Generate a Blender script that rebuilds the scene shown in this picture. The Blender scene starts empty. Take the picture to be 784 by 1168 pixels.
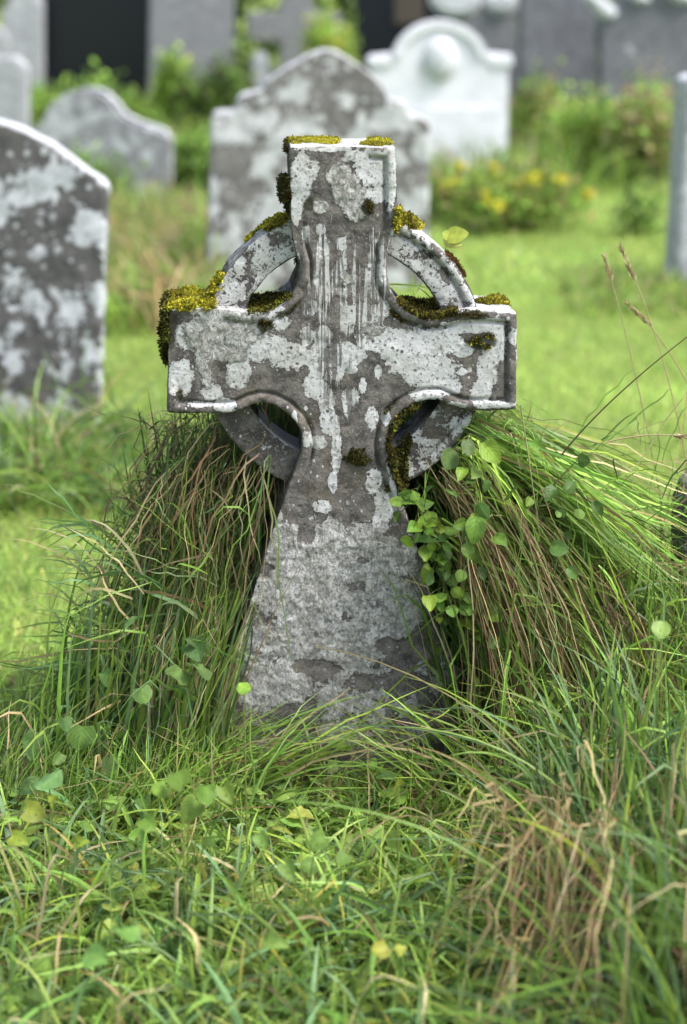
import bpy, bmesh, math, random
import numpy as np
from mathutils import Vector, Matrix

rng = np.random.default_rng(11)
random.seed(11)
SC = bpy.context.scene
COL = SC.collection

# ------------------------------------------------------------------ camera model
F = 1935.0                      # focal length in photo pixels (784 x 1168)
CX, CY = 392.0, 584.0
TH = math.radians(18.0)
CAM = np.array([0.0, -3.0, 1.507])
FWD = np.array([0, math.cos(TH), -math.sin(TH)])
UP = np.array([0, math.sin(TH), math.cos(TH)])
RT = np.array([1.0, 0, 0])

def ray(px, py):
    return FWD + (px - CX) / F * RT + (CY - py) / F * UP

def at(px, py, d):
    """point on the view ray of a pixel at horizontal distance d from the camera"""
    r = ray(px, py)
    return CAM + r * (d / r[1])

def ground(px, py):
    r = ray(px, py)
    return CAM + r * (-CAM[2] / r[2])

def project(P):
    v = P - CAM
    z = v @ FWD
    return np.stack([CX + F * (v @ RT) / z, CY - F * (v @ UP) / z], -1)

# ------------------------------------------------------------------ numpy noise
def _hash(ix, iy, iz, seed):
    h = (ix * 374761393 + iy * 668265263 + iz * 2147483647 + seed * 974634777) & 0xffffffff
    h = ((h ^ (h >> 13)) * 1274126177) & 0xffffffff
    h = h ^ (h >> 16)
    return (h & 0xffffff) / float(0xffffff)

def vnoise(P, seed=0):
    P = np.asarray(P, float)
    i = np.floor(P).astype(np.int64)
    f = P - i
    f = f * f * (3 - 2 * f)
    out = 0
    for dx in (0, 1):
        for dy in (0, 1):
            for dz in (0, 1):
                w = (f[:, 0] if dx else 1 - f[:, 0]) * (f[:, 1] if dy else 1 - f[:, 1]) * (f[:, 2] if dz else 1 - f[:, 2])
                out = out + w * _hash(i[:, 0] + dx, i[:, 1] + dy, i[:, 2] + dz, seed)
    return out

def fbm(P, octv=4, seed=0):
    a, s, t = 1.0, 0.0, 0.0
    P = np.asarray(P, float)
    for k in range(octv):
        s = s + a * vnoise(P * (2 ** k), seed + k)
        t += a
        a *= 0.5
    return s / t

def norm(v):
    return v / np.maximum(np.linalg.norm(v, axis=-1, keepdims=True), 1e-9)

def sstep(a, b, x):
    t = np.clip((x - a) / (b - a), 0, 1)
    return t * t * (3 - 2 * t)

# ------------------------------------------------------------------ object helpers
def tag(o, label=None, cat=None, group=None, kind=None):
    if label: o['label'] = label
    if cat: o['category'] = cat
    if group: o['group'] = group
    if kind: o['kind'] = kind
    return o

def empty(name, loc=(0, 0, 0), rz=0.0):
    o = bpy.data.objects.new(name, None)
    o.empty_display_size = 0.1
    COL.objects.link(o)
    o.location = loc
    o.rotation_euler = (0, 0, rz)
    return o

def link(name, me, mat=None, parent=None):
    o = bpy.data.objects.new(name, me)
    COL.objects.link(o)
    if mat: me.materials.append(mat)
    if parent: o.parent = parent
    return o

def np_mesh(name, V, Fc, colors=None, smooth=True, luv=None):
    """V (n,3), Fc (m,k) equal-length faces or list of such arrays"""
    if not isinstance(Fc, list): Fc = [Fc]
    me = bpy.data.meshes.new(name)
    me.vertices.add(len(V))
    me.vertices.foreach_set('co', np.ascontiguousarray(V, np.float32).ravel())
    loops = np.concatenate([f.ravel() for f in Fc]).astype(np.int32)
    tot = np.concatenate([np.full(len(f), f.shape[1]) for f in Fc]).astype(np.int32)
    start = np.concatenate([[0], np.cumsum(tot)[:-1]]).astype(np.int32)
    me.loops.add(len(loops))
    me.loops.foreach_set('vertex_index', loops)
    me.polygons.add(len(tot))
    me.polygons.foreach_set('loop_start', start)
    me.polygons.foreach_set('loop_total', tot)
    me.update(calc_edges=True)
    if smooth:
        me.polygons.foreach_set('use_smooth', np.ones(len(tot), bool))
    if colors is not None:
        if luv is not None:
            b_ = me.attributes.new('luv', 'FLOAT_VECTOR', 'POINT'); b_.data.foreach_set('vector', luv.astype(np.float32).ravel())
        a = me.color_attributes.new('Col', 'FLOAT_COLOR', 'POINT')
        c = np.ones((len(V), 4), np.float32)
        c[:, :3] = colors
        a.data.foreach_set('color', c.ravel())
    me.validate()
    return me

class Geo:
    """collects coloured quads / tris, built as ONE mesh"""
    def __init__(s): s.V, s.Q, s.C, s.U, s.n = [], [], [], [], 0
    def add(s, V, Q, C, U=None):
        s.U.append(np.zeros((len(V), 3)) if U is None else U)
        s.V.append(V); s.Q.append(Q + s.n); s.C.append(C); s.n += len(V)
    def build(s, name, mat, parent=None, loc=None):
        V = np.concatenate(s.V)
        if loc is not None: V = V - np.asarray(loc)
        me = np_mesh(name, V, s.Q, np.concatenate(s.C), True, np.concatenate(s.U) if any(u.any() for u in s.U) else None)
        o = link(name, me, mat, parent)
        if loc is not None and parent is None: o.location = loc
        return o

# ------------------------------------------------------------------ vegetation primitives
def strands(geo, P0, P1, P2, width, c0, c1, segs=5, kink=0.0, taper=0.75, crease=False, fold=None):
    n = len(P0)
    t = np.linspace(0, 1, segs + 1)[None, :, None]
    B = (1 - t) ** 2 * P0[:, None] + 2 * t * (1 - t) * P1[:, None] + t * t * P2[:, None]
    if fold is not None:
        f = fold.reshape(-1, 1, 1)
        lo = P0[:, None] + (P1 - P0)[:, None] * (t / f); hi = P1[:, None] + (P2 - P1)[:, None] * ((t - f) / (1 - f))
        B = np.where(t < f, lo, hi)
        B[:, 1:-1] = B[:, 1:-1] * .7 + .15 * (B[:, :-2] + B[:, 2:])
    if kink > 0:
        L = np.linalg.norm(P2 - P0, axis=1)[:, None, None]
        j = rng.normal(0, kink, (n, segs + 1, 3)) * L
        j[:, 0] = 0
        B = B + j
    T = np.gradient(B, axis=1)
    T = norm(T)
    r = norm(rng.normal(size=(n, 3)))
    side = norm(np.cross(T, r[:, None, :]))
    # keep the ribbon side steady along the blade
    side = norm(side + norm(side.mean(1, keepdims=True)))
    tt = np.linspace(0, 1, segs + 1)[None, :, None]
    prof = (0.65 + 0.35 * np.minimum(1, tt * 4)) * np.maximum(1 - tt ** 2.2, 0) ** taper
    w = np.asarray(width).reshape(-1, 1, 1) * prof * 0.5 + 0.00012
    L_, R_ = B - side * w, B + side * w
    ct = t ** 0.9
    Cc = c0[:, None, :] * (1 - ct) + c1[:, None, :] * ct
    if crease:
        nrm = norm(np.cross(T, side))
        M_ = B - nrm * w * 0.45
        V = np.stack([L_, M_, R_], 2).reshape(-1, 3)
        C = np.repeat(Cc, 3, axis=1).reshape(-1, 3)
        k = 3 * (segs + 1)
        q = []
        for i in range(segs):
            q.append([3 * i, 3 * i + 1, 3 * i + 4, 3 * i + 3])
            q.append([3 * i + 1, 3 * i + 2, 3 * i + 5, 3 * i + 4])
    else:
        V = np.stack([L_, R_], 2).reshape(-1, 3)
        C = np.repeat(Cc, 2, axis=1).reshape(-1, 3)
        k = 2 * (segs + 1)
        q = [[2 * i, 2 * i + 1, 2 * i + 3, 2 * i + 2] for i in range(segs)]
    Q = (np.array(q)[None] + (np.arange(n) * k)[:, None, None]).reshape(-1, 4)
    geo.add(V, Q, C)

def palette(n, cols, wts, jit=0.18):
    cols = np.array(cols, float)
    wts = np.array(wts, float) / sum(wts)
    i = rng.choice(len(cols), n, p=wts)
    c = cols[i] * np.exp(rng.normal(0, jit, (n, 1))) * np.exp(rng.normal(0, jit * 0.35, (n, 3)))
    return np.clip(c, 0.004, 0.8)

LIGHT = (.240, .390, .068); MID = (.150, .255, .042); DEEP = (.052, .105, .026); BLUE = (.165, .270, .115)
LIME = (.335, .475, .072); STRAW = (.460, .380, .200); TAN = (.280, .190, .095); BROWN = (.120, .075, .045)
YELL = (.420, .360, .060)
LAWN = ((.45, .59, .135), (.36, .51, .12), (.22, .36, .085), (.57, .55, .18), (.56, .48, .27))

def blades(geo, base, h, lean, az=None, tone=None, width=0.004, cols=(LIGHT, MID, DEEP), wts=(1, 1, 1), segs=4, tipcol=None, kink=0.0, crease=False, jit=.18):
    n = len(base)
    if az is None: az = rng.uniform(0, 2 * np.pi, n)
    d = np.stack([np.cos(az), np.sin(az), np.zeros(n)], 1)
    h = np.broadcast_to(h, (n,)); lean = np.broadcast_to(lean, (n,))
    z = np.array([0, 0, 1.0])
    P1 = base + z * (h * 0.62)[:, None] + d * (h * lean * 0.28)[:, None]
    P2 = base + z * (h * (1 - 0.42 * np.clip(lean, 0, 1.9)))[:, None] + d * (h * lean * 0.85)[:, None]
    c = palette(n, cols, wts, jit)
    if tone is not None: c = c * tone[:, None]
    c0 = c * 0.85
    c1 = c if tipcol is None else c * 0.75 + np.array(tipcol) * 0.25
    strands(geo, base, P1, P2, width * rng.uniform(.6, 1.3, n), c0, c1, segs, kink, crease=crease)

def folded(geo, P0, h, cols, wts, width, az=None, lean=.35):
    """blades broken over part way up"""
    n = len(P0)
    if az is None: az = rng.uniform(0, 2 * np.pi, n)
    d = np.stack([np.cos(az), np.sin(az), np.zeros(n)], 1)
    up1 = norm(np.array([0, 0, 1.0]) + d * lean * rng.uniform(0, 1, (n, 1)) + rng.normal(0, .12, (n, 3)))
    f = rng.uniform(.45, .75, n)
    P1 = P0 + up1 * (h * f)[:, None]
    dn = norm(d * rng.uniform(.5, 1.2, (n, 1)) + np.array([0, 0, 1.0]) * rng.uniform(-.9, .15, (n, 1)))
    P2 = P1 + dn * (h * (1 - f))[:, None]
    c = palette(n, cols, wts)
    strands(geo, P0, P1, P2, width * rng.uniform(.6, 1.3, n), c * .9, c * 1.05, 9, .004, crease=True, fold=f)

def leaf_template(kind='heart', nu=7):
    """leaf in xy plane, base at origin, tip at +x, length 1; rows of 5"""
    V, Q = [], []
    for i in range(nu):
        u = i / (nu - 1)
        if kind == 'heart': w = 0.52 * (max(0, math.sin(math.pi * min(1, (u * 0.86 + .14)) ** 0.75))) ** 0.75
        elif kind == 'vine': w = 0.46 * max(0, math.sin(math.pi * (u * .93 + .05) ** .85)) ** .62 * (1 + .05 * math.sin(u * 30))
        elif kind == 'oval': w = 0.30 * max(0, math.sin(math.pi * (u * .96 + .03))) ** 0.8
        elif kind == 'round': w = 0.50 * max(0, math.sin(math.pi * (u * .94 + .03))) ** 0.55
        else: w = 0.16 * max(0, math.sin(math.pi * (u * .97 + .02))) ** 0.9
        for j in range(5):
            v = (j - 2) / 2
            x = u - (0.10 * abs(v) if kind == 'heart' and i == 0 else 0)
            y = v * w
            z = 0.22 * abs(y) - 0.20 * u * u + 0.02 * math.sin(u * 17 + j)
            V.append((x, y, z))
    for i in range(nu - 1):
        for j in range(4):
            a = i * 5 + j
            Q.append((a, a + 1, a + 6, a + 5))
    return np.array(V), np.array(Q)

def leaves(geo, P, axis, up, size, col, kind='heart', nu=7):
    tv, tq = leaf_template(kind, nu)
    n = len(P)
    X = norm(axis)
    Y = norm(np.cross(up, X))
    Z = np.cross(X, Y)
    s = np.broadcast_to(size, (n,))
    wav = rng.normal(0, .025, (n, len(tv)))
    asp = rng.uniform(.8, 1.1, (n, 1))
    curl = rng.uniform(.3, 2.8, (n, 1)) * rng.choice([1, 1, 1, -1], (n, 1))
    V = P[:, None] + (tv[None, :, 0, None] * X[:, None] + (tv[None, :, 1] * asp)[..., None] * Y[:, None] +
                      (tv[None, :, 2] * curl + wav)[..., None] * Z[:, None]) * s[:, None, None]
    mid = np.abs(tv[:, 1]) < 1e-6
    C = np.repeat(col[:, None], len(tv), 1) * (np.where(mid, 1.25, .95)[None, :, None]) * np.exp(rng.normal(0, .06, (n, len(tv), 1)))
    Q = (tq[None] + (np.arange(n) * len(tv))[:, None, None]).reshape(-1, 4)
    geo.add(V.reshape(-1, 3), Q, C.reshape(-1, 3), np.tile(np.c_[tv[:, :2], rng.uniform(0, 1, len(tv)) * 0 + 1], (n, 1)))

def tube(geo, pts, r0, r1, col, sides=5):
    pts = np.asarray(pts, float); n = len(pts)
    T = norm(np.gradient(pts, axis=0))
    ref = np.array([0.3, 0.9, 0.2])
    A = norm(np.cross(T, ref)); Bv = np.cross(T, A)
    ang = np.linspace(0, 2 * np.pi, sides, endpoint=False)
    r = np.linspace(r0, r1, n)
    V = pts[:, None] + (np.cos(ang)[None, :, None] * A[:, None] + np.sin(ang)[None, :, None] * Bv[:, None]) * r[:, None, None]
    Q = [[i * sides + j, i * sides + (j + 1) % sides, (i + 1) * sides + (j + 1) % sides, (i + 1) * sides + j] for i in range(n - 1) for j in range(sides)]
    geo.add(V.reshape(-1, 3), np.array(Q), np.tile(np.array(col, float), (n * sides, 1)))

def bez(p0, p1, p2, n=10):
    t = np.linspace(0, 1, n)[:, None]
    return (1 - t) ** 2 * np.asarray(p0) + 2 * t * (1 - t) * np.asarray(p1) + t * t * np.asarray(p2)

# ------------------------------------------------------------------ materials
class NT:
    def __init__(s, name):
        s.m = bpy.data.materials.new(name); s.m.use_nodes = True
        s.t = s.m.node_tree; s.t.nodes.clear()
    def n(s, typ, **kw):
        x = s.t.nodes.new(typ)
        for k, v in kw.items():
            if k in x.inputs and not hasattr(type(x), k): x.inputs[k].default_value = v
            else: setattr(x, k, v)
        return x
    def l(s, a, b): s.t.links.new(a, b)
    def noise(s, vec, scale, detail=5, rough=.6, dist=0.0):
        x = s.n('ShaderNodeTexNoise'); x.inputs['Scale'].default_value = scale
        x.inputs['Detail'].default_value = detail; x.inputs['Roughness'].default_value = rough
        x.inputs['Distortion'].default_value = dist
        s.l(vec, x.inputs['Vector']); return x.outputs['Fac']
    def math(s, op, a, b=None, c=None, clamp=False):
        x = s.n('ShaderNodeMath'); x.operation = op; x.use_clamp = clamp
        for i, v in enumerate((a, b, c)):
            if v is None: continue
            if isinstance(v, (int, float)): x.inputs[i].default_value = v
            else: s.l(v, x.inputs[i])
        return x.outputs[0]
    def step(s, v, lo, hi):
        x = s.n('ShaderNodeMapRange'); x.interpolation_type = 'SMOOTHSTEP'
        x.inputs[1].default_value = lo; x.inputs[2].default_value = hi
        s.l(v, x.inputs[0]); return x.outputs[0]
    def mix(s, f, a, b):
        x = s.n('ShaderNodeMix'); x.data_type = 'RGBA'
        if isinstance(f, (int, float)): x.inputs[0].default_value = f
        else: s.l(f, x.inputs[0])
        for sock, v in ((x.inputs[6], a), (x.inputs[7], b)):
            if isinstance(v, tuple): sock.default_value = (*v, 1)
            else: s.l(v, sock)
        return x.outputs[2]
    def attr(s, name):
        x = s.n('ShaderNodeAttribute'); x.attribute_name = name; return x
    def obj(s):
        return s.n('ShaderNodeTexCoord').outputs['Object']
    def scaled(s, vec, sx, sy, sz):
        x = s.n('ShaderNodeMapping'); x.inputs['Scale'].default_value = (sx, sy, sz)
        s.l(vec, x.inputs['Vector']); return x.outputs[0]
    def out(s, col, rough=.9, bump=None, bdist=.002, bstr=1.0, spec=.25):
        p = s.n('ShaderNodeBsdfPrincipled'); o = s.n('ShaderNodeOutputMaterial')
        if isinstance(col, tuple): p.inputs['Base Color'].default_value = (*col, 1)
        else: s.l(col, p.inputs['Base Color'])
        if isinstance(rough, (int, float)): p.inputs['Roughness'].default_value = rough
        else: s.l(rough, p.inputs['Roughness'])
        p.inputs['Specular IOR Level'].default_value = spec
        if bump is not None:
            b = s.n('ShaderNodeBump'); b.inputs['Distance'].default_value = bdist; b.inputs['Strength'].default_value = bstr
            s.l(bump, b.inputs['Height']); s.l(b.outputs[0], p.inputs['Normal'])
        s.l(p.outputs[0], o.inputs[0]); s.p = p
        return s.m

def mat_plant(name, rough=.5, trans=.35, spec=.3, veins=False):
    k = NT(name)
    a = k.attr('Col').outputs['Color']
    v = k.obj()
    nz = k.noise(v, 90, 3)
    col = k.mix(k.step(nz, .3, .75), a, k.mix(.5, a, k.mix(.45, a, (.02, .03, .008))))
    p = k.n('ShaderNodeBsdfPrincipled')
    if veins:
        sx = k.n('ShaderNodeSeparateXYZ'); k.l(k.attr('luv').outputs['Vector'], sx.inputs[0])
        av = k.math('ABSOLUTE', sx.outputs['Y'])
        ph = k.math('FRACT', k.math('SUBTRACT', k.math('MULTIPLY', sx.outputs['X'], 5.0), k.math('MULTIPLY', av, 5.5)))
        lat = k.math('ABSOLUTE', k.math('SUBTRACT', ph, .5))
        vn = k.math('MAXIMUM', k.math('SUBTRACT', 1.0, k.step(lat, .03, .13)), k.math('SUBTRACT', 1.0, k.step(av, .008, .03)))
        col = k.mix(k.math('MULTIPLY', vn, .13), col, (.30, .38, .12))
        blot = k.step(k.noise(v, 160, 4, .7), .56, .70)
        col = k.mix(k.math('MULTIPLY', blot, .35), col, (.22, .20, .05))
        b = k.n('ShaderNodeBump'); b.inputs['Distance'].default_value = .0012; b.inputs['Strength'].default_value = .8
        k.l(k.math('SUBTRACT', k.math('MULTIPLY', nz, .8), k.math('MULTIPLY', vn, .7)), b.inputs['Height']); k.l(b.outputs[0], p.inputs['Normal'])
    k.l(col, p.inputs['Base Color'])
    p.inputs['Roughness'].default_value = rough; p.inputs['Specular IOR Level'].default_value = spec
    tr = k.n('ShaderNodeBsdfTranslucent')
    hs = k.n('ShaderNodeHueSaturation'); hs.inputs['Hue'].default_value = .497; hs.inputs['Saturation'].default_value = .92; hs.inputs['Value'].default_value = 1.5
    k.l(col, hs.inputs['Color']); k.l(hs.outputs[0], tr.inputs[0])
    mx = k.n('ShaderNodeMixShader'); mx.inputs[0].default_value = trans
    k.l(p.outputs[0], mx.inputs[1]); k.l(tr.outputs[0], mx.inputs[2])
    o = k.n('ShaderNodeOutputMaterial'); k.l(mx.outputs[0], o.inputs[0])
    return k.m

M_GRASS = mat_plant('grass_blade', .42, .34, .35)
M_LEAF = mat_plant('leaf', .48, .30, .32, True)
M_MOSS = mat_plant('moss', .9, .15, .1)
M_PETAL = mat_plant('petal', .6, .3, .2)

def mat_cross():
    k = NT('lichened_limestone')
    v = k.obj()
    lich = k.attr('lich').outputs['Fac']; crust = k.attr('crust').outputs['Fac']
    drip = k.attr('drip').outputs['Fac']; darken = k.attr('darken').outputs['Fac']
    n_big = k.noise(v, 14, 5); n_mid = k.noise(v, 55, 7, .62); n_edge = k.noise(v, 34, 8, .66, .4)
    n_fine = k.noise(v, 420, 4, .7); n_gr = k.noise(v, 170, 5, .65)
    # bare stone
    stone = k.mix(k.step(k.noise(v, 30, 6, .62), .36, .64), (.070, .063, .060), (.175, .158, .145))
    stone = k.mix(k.math('MULTIPLY', k.step(n_mid, .48, .72), .55), stone, (.25, .235, .215))
    stone = k.mix(k.math('MULTIPLY', k.step(n_fine, .50, .64), .65), stone, (.032, .029, .028))
    stone = k.mix(k.math('MULTIPLY', k.step(k.noise(v, 260, 4, .7), .56, .66), .55), stone, (.34, .33, .32))
    stone = k.mix(k.math('MULTIPLY', k.step(k.noise(v, 8, 3), .55, .72), .35), stone, (.15, .125, .075))
    # white lichen : hand placed density + ragged noise threshold
    m1 = k.math('ADD', lich, k.math('MULTIPLY', k.math('SUBTRACT', n_edge, .5), 1.1))
    m1 = k.math('ADD', m1, k.math('MULTIPLY', k.math('SUBTRACT', n_mid, .5), .85))
    m1 = k.math('ADD', m1, k.math('MULTIPLY', k.math('SUBTRACT', n_gr, .5), .75))
    white = k.step(m1, .48, .525)
    rim = k.math('MULTIPLY', k.step(m1, .30, .47), k.math('SUBTRACT', 1.0, white))
    stone = k.mix(k.math('MULTIPLY', rim, .45), stone, (.042, .040, .040))
    # small stray specks
    speck = 0.0
    for vs_, thr, ms in ((30, .34, 7), (75, .36, 11)):
        vo = k.n('ShaderNodeTexVoronoi'); vo.inputs['Scale'].default_value = vs_; k.l(k.scaled(v, 1, 1, .75), vo.inputs['Vector'])
        sp = k.math('ADD', vo.outputs['Distance'], k.math('MULTIPLY', n_mid, .30))
        sp = k.math('ADD', sp, k.math('MULTIPLY', n_gr, .22))
        q = k.math('MULTIPLY', k.math('SUBTRACT', 1.0, k.step(sp, thr, thr + .06)), k.step(k.noise(v, ms, 3), .45, .53))
        speck = k.math('MAXIMUM', speck, q)
    white = k.math('MAXIMUM', white, k.math('MULTIPLY', speck, .85))
    # drips : long thin vertical runs
    nd = k.noise(k.scaled(v, 150, 30, 4.6), 1.0, 5, .6, .5)
    nd2 = k.noise(k.scaled(v, 78, 30, 17), 1.0, 5, .6, .6)
    md = k.math('ADD', k.math('MULTIPLY', nd, .75), k.math('MULTIPLY', nd2, .35))
    raw = md
    md = k.math('ADD', md, k.math('MULTIPLY', k.math('SUBTRACT', drip, 1.0), .38))
    dr = k.math('MULTIPLY', k.step(md, .562, .588), k.step(drip, .05, .3))
    cut = k.math('MULTIPLY', k.step(k.math('ADD', drip, k.math('MULTIPLY', k.math('SUBTRACT', n_mid, .5), 1.2)), .45, .8), k.math('SUBTRACT', 1.0, k.step(raw, .515, .56)))
    white = k.math('MULTIPLY', white, k.math('SUBTRACT', 1.0, k.math('MULTIPLY', cut, .88)))
    white = k.math('MAXIMUM', white, k.math('MULTIPLY', dr, .9))
    vh = k.n('ShaderNodeTexVoronoi'); vh.inputs['Scale'].default_value = 62; k.l(v, vh.inputs['Vector'])
    rh = k.math('ADD', vh.outputs['Distance'], k.math('MULTIPLY', n_gr, .45))
    pits = k.math('MULTIPLY', k.math('SUBTRACT', 1.0, k.step(rh, .37, .43)), k.step(k.noise(v, 19, 3), .50, .58))
    white = k.math('MULTIPLY', white, k.math('SUBTRACT', 1.0, pits))
    holes = k.math('MULTIPLY', k.step(n_gr, .57, .63), .85)
    wcol = k.mix(k.step(k.noise(v, 20, 4), .38, .62), (.54, .54, .55), (.42, .42, .40))
    wcol = k.mix(k.math('MULTIPLY', k.step(n_fine, .45, .7), .35), wcol, (.25, .25, .24))
    wcol = k.mix(holes, wcol, (.20, .19, .185))
    base = k.mix(white, stone, wcol)
    # thick warty crust
    vc = k.n('ShaderNodeTexVoronoi'); vc.inputs['Scale'].default_value = 165; vc.feature = 'F1'
    wv = k.n('ShaderNodeMix'); wv.data_type = 'VECTOR'
    nn = k.n('ShaderNodeTexNoise'); nn.inputs['Scale'].default_value = 40; k.l(v, nn.inputs['Vector'])
    sc = k.n('ShaderNodeVectorMath'); sc.operation = 'SCALE'; sc.inputs['Scale'].default_value = .014; k.l(nn.outputs['Color'], sc.inputs[0])
    ad = k.n('ShaderNodeVectorMath'); k.l(v, ad.inputs[0]); k.l(sc.outputs[0], ad.inputs[1])
    k.l(k.scaled(ad.outputs[0], 1, 1, .62), vc.inputs['Vector'])
    warts = k.math('SUBTRACT', 1.0, vc.outputs['Distance'])
    mc = k.math('ADD', crust, k.math('MULTIPLY', k.math('SUBTRACT', n_edge, .5), 1.5))
    mc = k.math('ADD', mc, k.math('MULTIPLY', k.math('SUBTRACT', n_gr, .5), .5))
    mc = k.math('ADD', mc, k.math('MULTIPLY', k.math('SUBTRACT', k.noise(v, 13, 4, .6), .5), 1.1))
    cm = k.step(mc, .46, .54)
    ccol = k.mix(k.step(k.noise(v, 24, 4), .36, .64), (.62, .62, .61), (.46, .455, .42))
    ccol = k.mix(k.math('MULTIPLY', k.step(k.math('ADD', vc.outputs['Distance'], k.math('MULTIPLY', k.math('SUBTRACT', n_mid, .5), 1.6)), .45, .75), .45), ccol, (.16, .15, .135))
    n_c = k.noise(k.scaled(v, 1, 1, .7), 58, 9, .74, .8)
    ccol = k.mix(k.math('MULTIPLY', k.math('SUBTRACT', 1.0, k.step(k.math('ABSOLUTE', k.math('SUBTRACT', n_c, .5)), .0, .035)), .75), ccol, (.085, .08, .072))
    ccol = k.mix(k.math('MULTIPLY', k.step(k.noise(v, 26, 6, .65), .53, .62), .6), ccol, (.21, .20, .185))
    ccol = k.mix(k.math('MULTIPLY', k.step(k.noise(v, 95, 5, .65), .54, .64), .7), ccol, (.10, .095, .085))
    ccol = k.mix(k.math('MULTIPLY', k.step(n_fine, .5, .7), .4), ccol, (.2, .19, .17))
    base = k.mix(cm, base, ccol)
    # dark algae spots; left-facing sides and undersides go darker too
    base = k.mix(k.math('MULTIPLY', k.step(k.math('ADD', darken, k.math('MULTIPLY', k.math('SUBTRACT', n_mid, .5), .8)), .4, .65), .8), base, (.035, .034, .02))
    # relief
    h = k.math('MULTIPLY', n_gr, .35)
    h = k.math('ADD', h, k.math('MULTIPLY', n_mid, .6))
    h = k.math('ADD', h, k.math('MULTIPLY', n_fine, .22))
    h = k.math('ADD', h, k.math('MULTIPLY', white, .28))
    h = k.math('SUBTRACT', h, k.math('MULTIPLY', k.math('MULTIPLY', white, holes), .3))
    h = k.math('ADD', h, k.math('MULTIPLY', cm, k.math('ADD', k.math('MULTIPLY', warts, .14), k.math('MULTIPLY', n_c, 2.4))))
    return k.out(base, .93, h, .0042, 1.0, .12)

def mat_stone(name, dark, light, lichen, amount=.5, scale=7.0, fine=60, rough=.9, spec=.2):
    """weathered headstone; amount = share covered by pale lichen"""
    k = NT(name); v = k.obj()
    a = k.noise(v, scale, 6, .6, .3); b = k.noise(v, scale * 2.3, 6, .6); f = k.noise(v, fine, 5, .65)
    col = k.mix(k.step(b, .35, .65), dark, light)
    col = k.mix(k.math('MULTIPLY', k.step(f, .5, .7), .4), col, tuple(x * .45 for x in dark))
    th = .5 + (0.5 - amount) * .42
    m = k.math('ADD', a, k.math('MULTIPLY', k.math('SUBTRACT', f, .5), .22))
    w = k.step(m, th - .015, th + .02)
    vo = k.n('ShaderNodeTexVoronoi'); vo.inputs['Scale'].default_value = scale * 2.4; k.l(v, vo.inputs['Vector'])
    sp = k.math('SUBTRACT', 1.0, k.step(k.math('ADD', vo.outputs['Distance'], k.math('MULTIPLY', b, .5)), .42, .48))
    w = k.math('MAXIMUM', w, k.math('MULTIPLY', sp, min(1.0, amount * 2.0)))
    g = k.n('ShaderNodeNewGeometry'); sx = k.n('ShaderNodeSeparateXYZ'); k.l(g.outputs['Normal'], sx.inputs[0])
    w = k.math('MAXIMUM', w, k.math('MULTIPLY', k.step(k.math('ADD', sx.outputs['Z'], k.math('MULTIPLY', k.math('SUBTRACT', b, .5), .6)), .35, .6), .9 if amount > .05 else 0.0))
    lc = k.mix(k.step(b, .4, .6), lichen, tuple(x * .8 for x in lichen))
    col = k.mix(w, col, lc)
    h = k.math('ADD', k.math('MULTIPLY', f, .6), k.math('MULTIPLY', w, .4))
    return k.out(col, rough, h, .004, .8, spec)

M_CROSS = mat_cross()
M_BLOTCH = mat_stone('blotched_slate', (.082, .079, .080), (.130, .124, .122), (.52, .535, .57), .46, 8.5)
M_PALE_MOTTLE = mat_stone('mottled_limestone', (.125, .119, .116), (.215, .204, .198), (.50, .51, .525), .50, 8.5)
M_GREY = mat_stone('grey_limestone', (.20, .20, .215), (.27, .27, .29), (.45, .46, .48), .12, 5.0)
M_GREY_DARK = mat_stone('slate_grey_stone', (.135, .14, .155), (.19, .195, .215), (.42, .43, .46), .10, 4.0)
M_GREY_LIGHT = mat_stone('pale_grey_stone', (.32, .325, .345), (.42, .425, .445), (.58, .59, .61), .30, 5.0)
M_MARBLE = mat_stone('white_marble', (.70, .70, .76), (.80, .80, .85), (.82, .82, .86), .2, 4.0, 40, .55, .35)
M_MARBLE_DIRTY = mat_stone('weathered_white_marble', (.50, .52, .55), (.62, .64, .67), (.72, .73, .76), .25, 6.0, 40, .6, .3)
M_ROUGH = mat_stone('rough_field_stone', (.06, .06, .058), (.12, .115, .105), (.30, .30, .29), .2, 14.0)
M_BLACK = NT('polished_black_granite'); M_BLACK = M_BLACK.out((.010, .012, .017), .25, None, spec=.3)
M_PLAQUE = NT('tarnished_plaque'); M_PLAQUE = M_PLAQUE.out((.075, .062, .05), .6)

def mat_ground():
    k = NT('turf_soil'); v = k.obj()
    a = k.noise(v, 1.3, 5); b = k.noise(v, 9, 6, .7); c = k.noise(v, 70, 5, .7)
    col = k.mix(k.step(a, .35, .65), (.22, .31, .08), (.30, .40, .10))
    col = k.mix(k.math('MULTIPLY', k.step(b, .45, .7), .5), col, (.32, .38, .08))
    col = k.mix(k.math('MULTIPLY', k.step(c, .45, .65), .5), col, (.06, .09, .02))
    return k.out(col, .95, c, .02, 1.0, .1)
M_GROUND = mat_ground()

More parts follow.
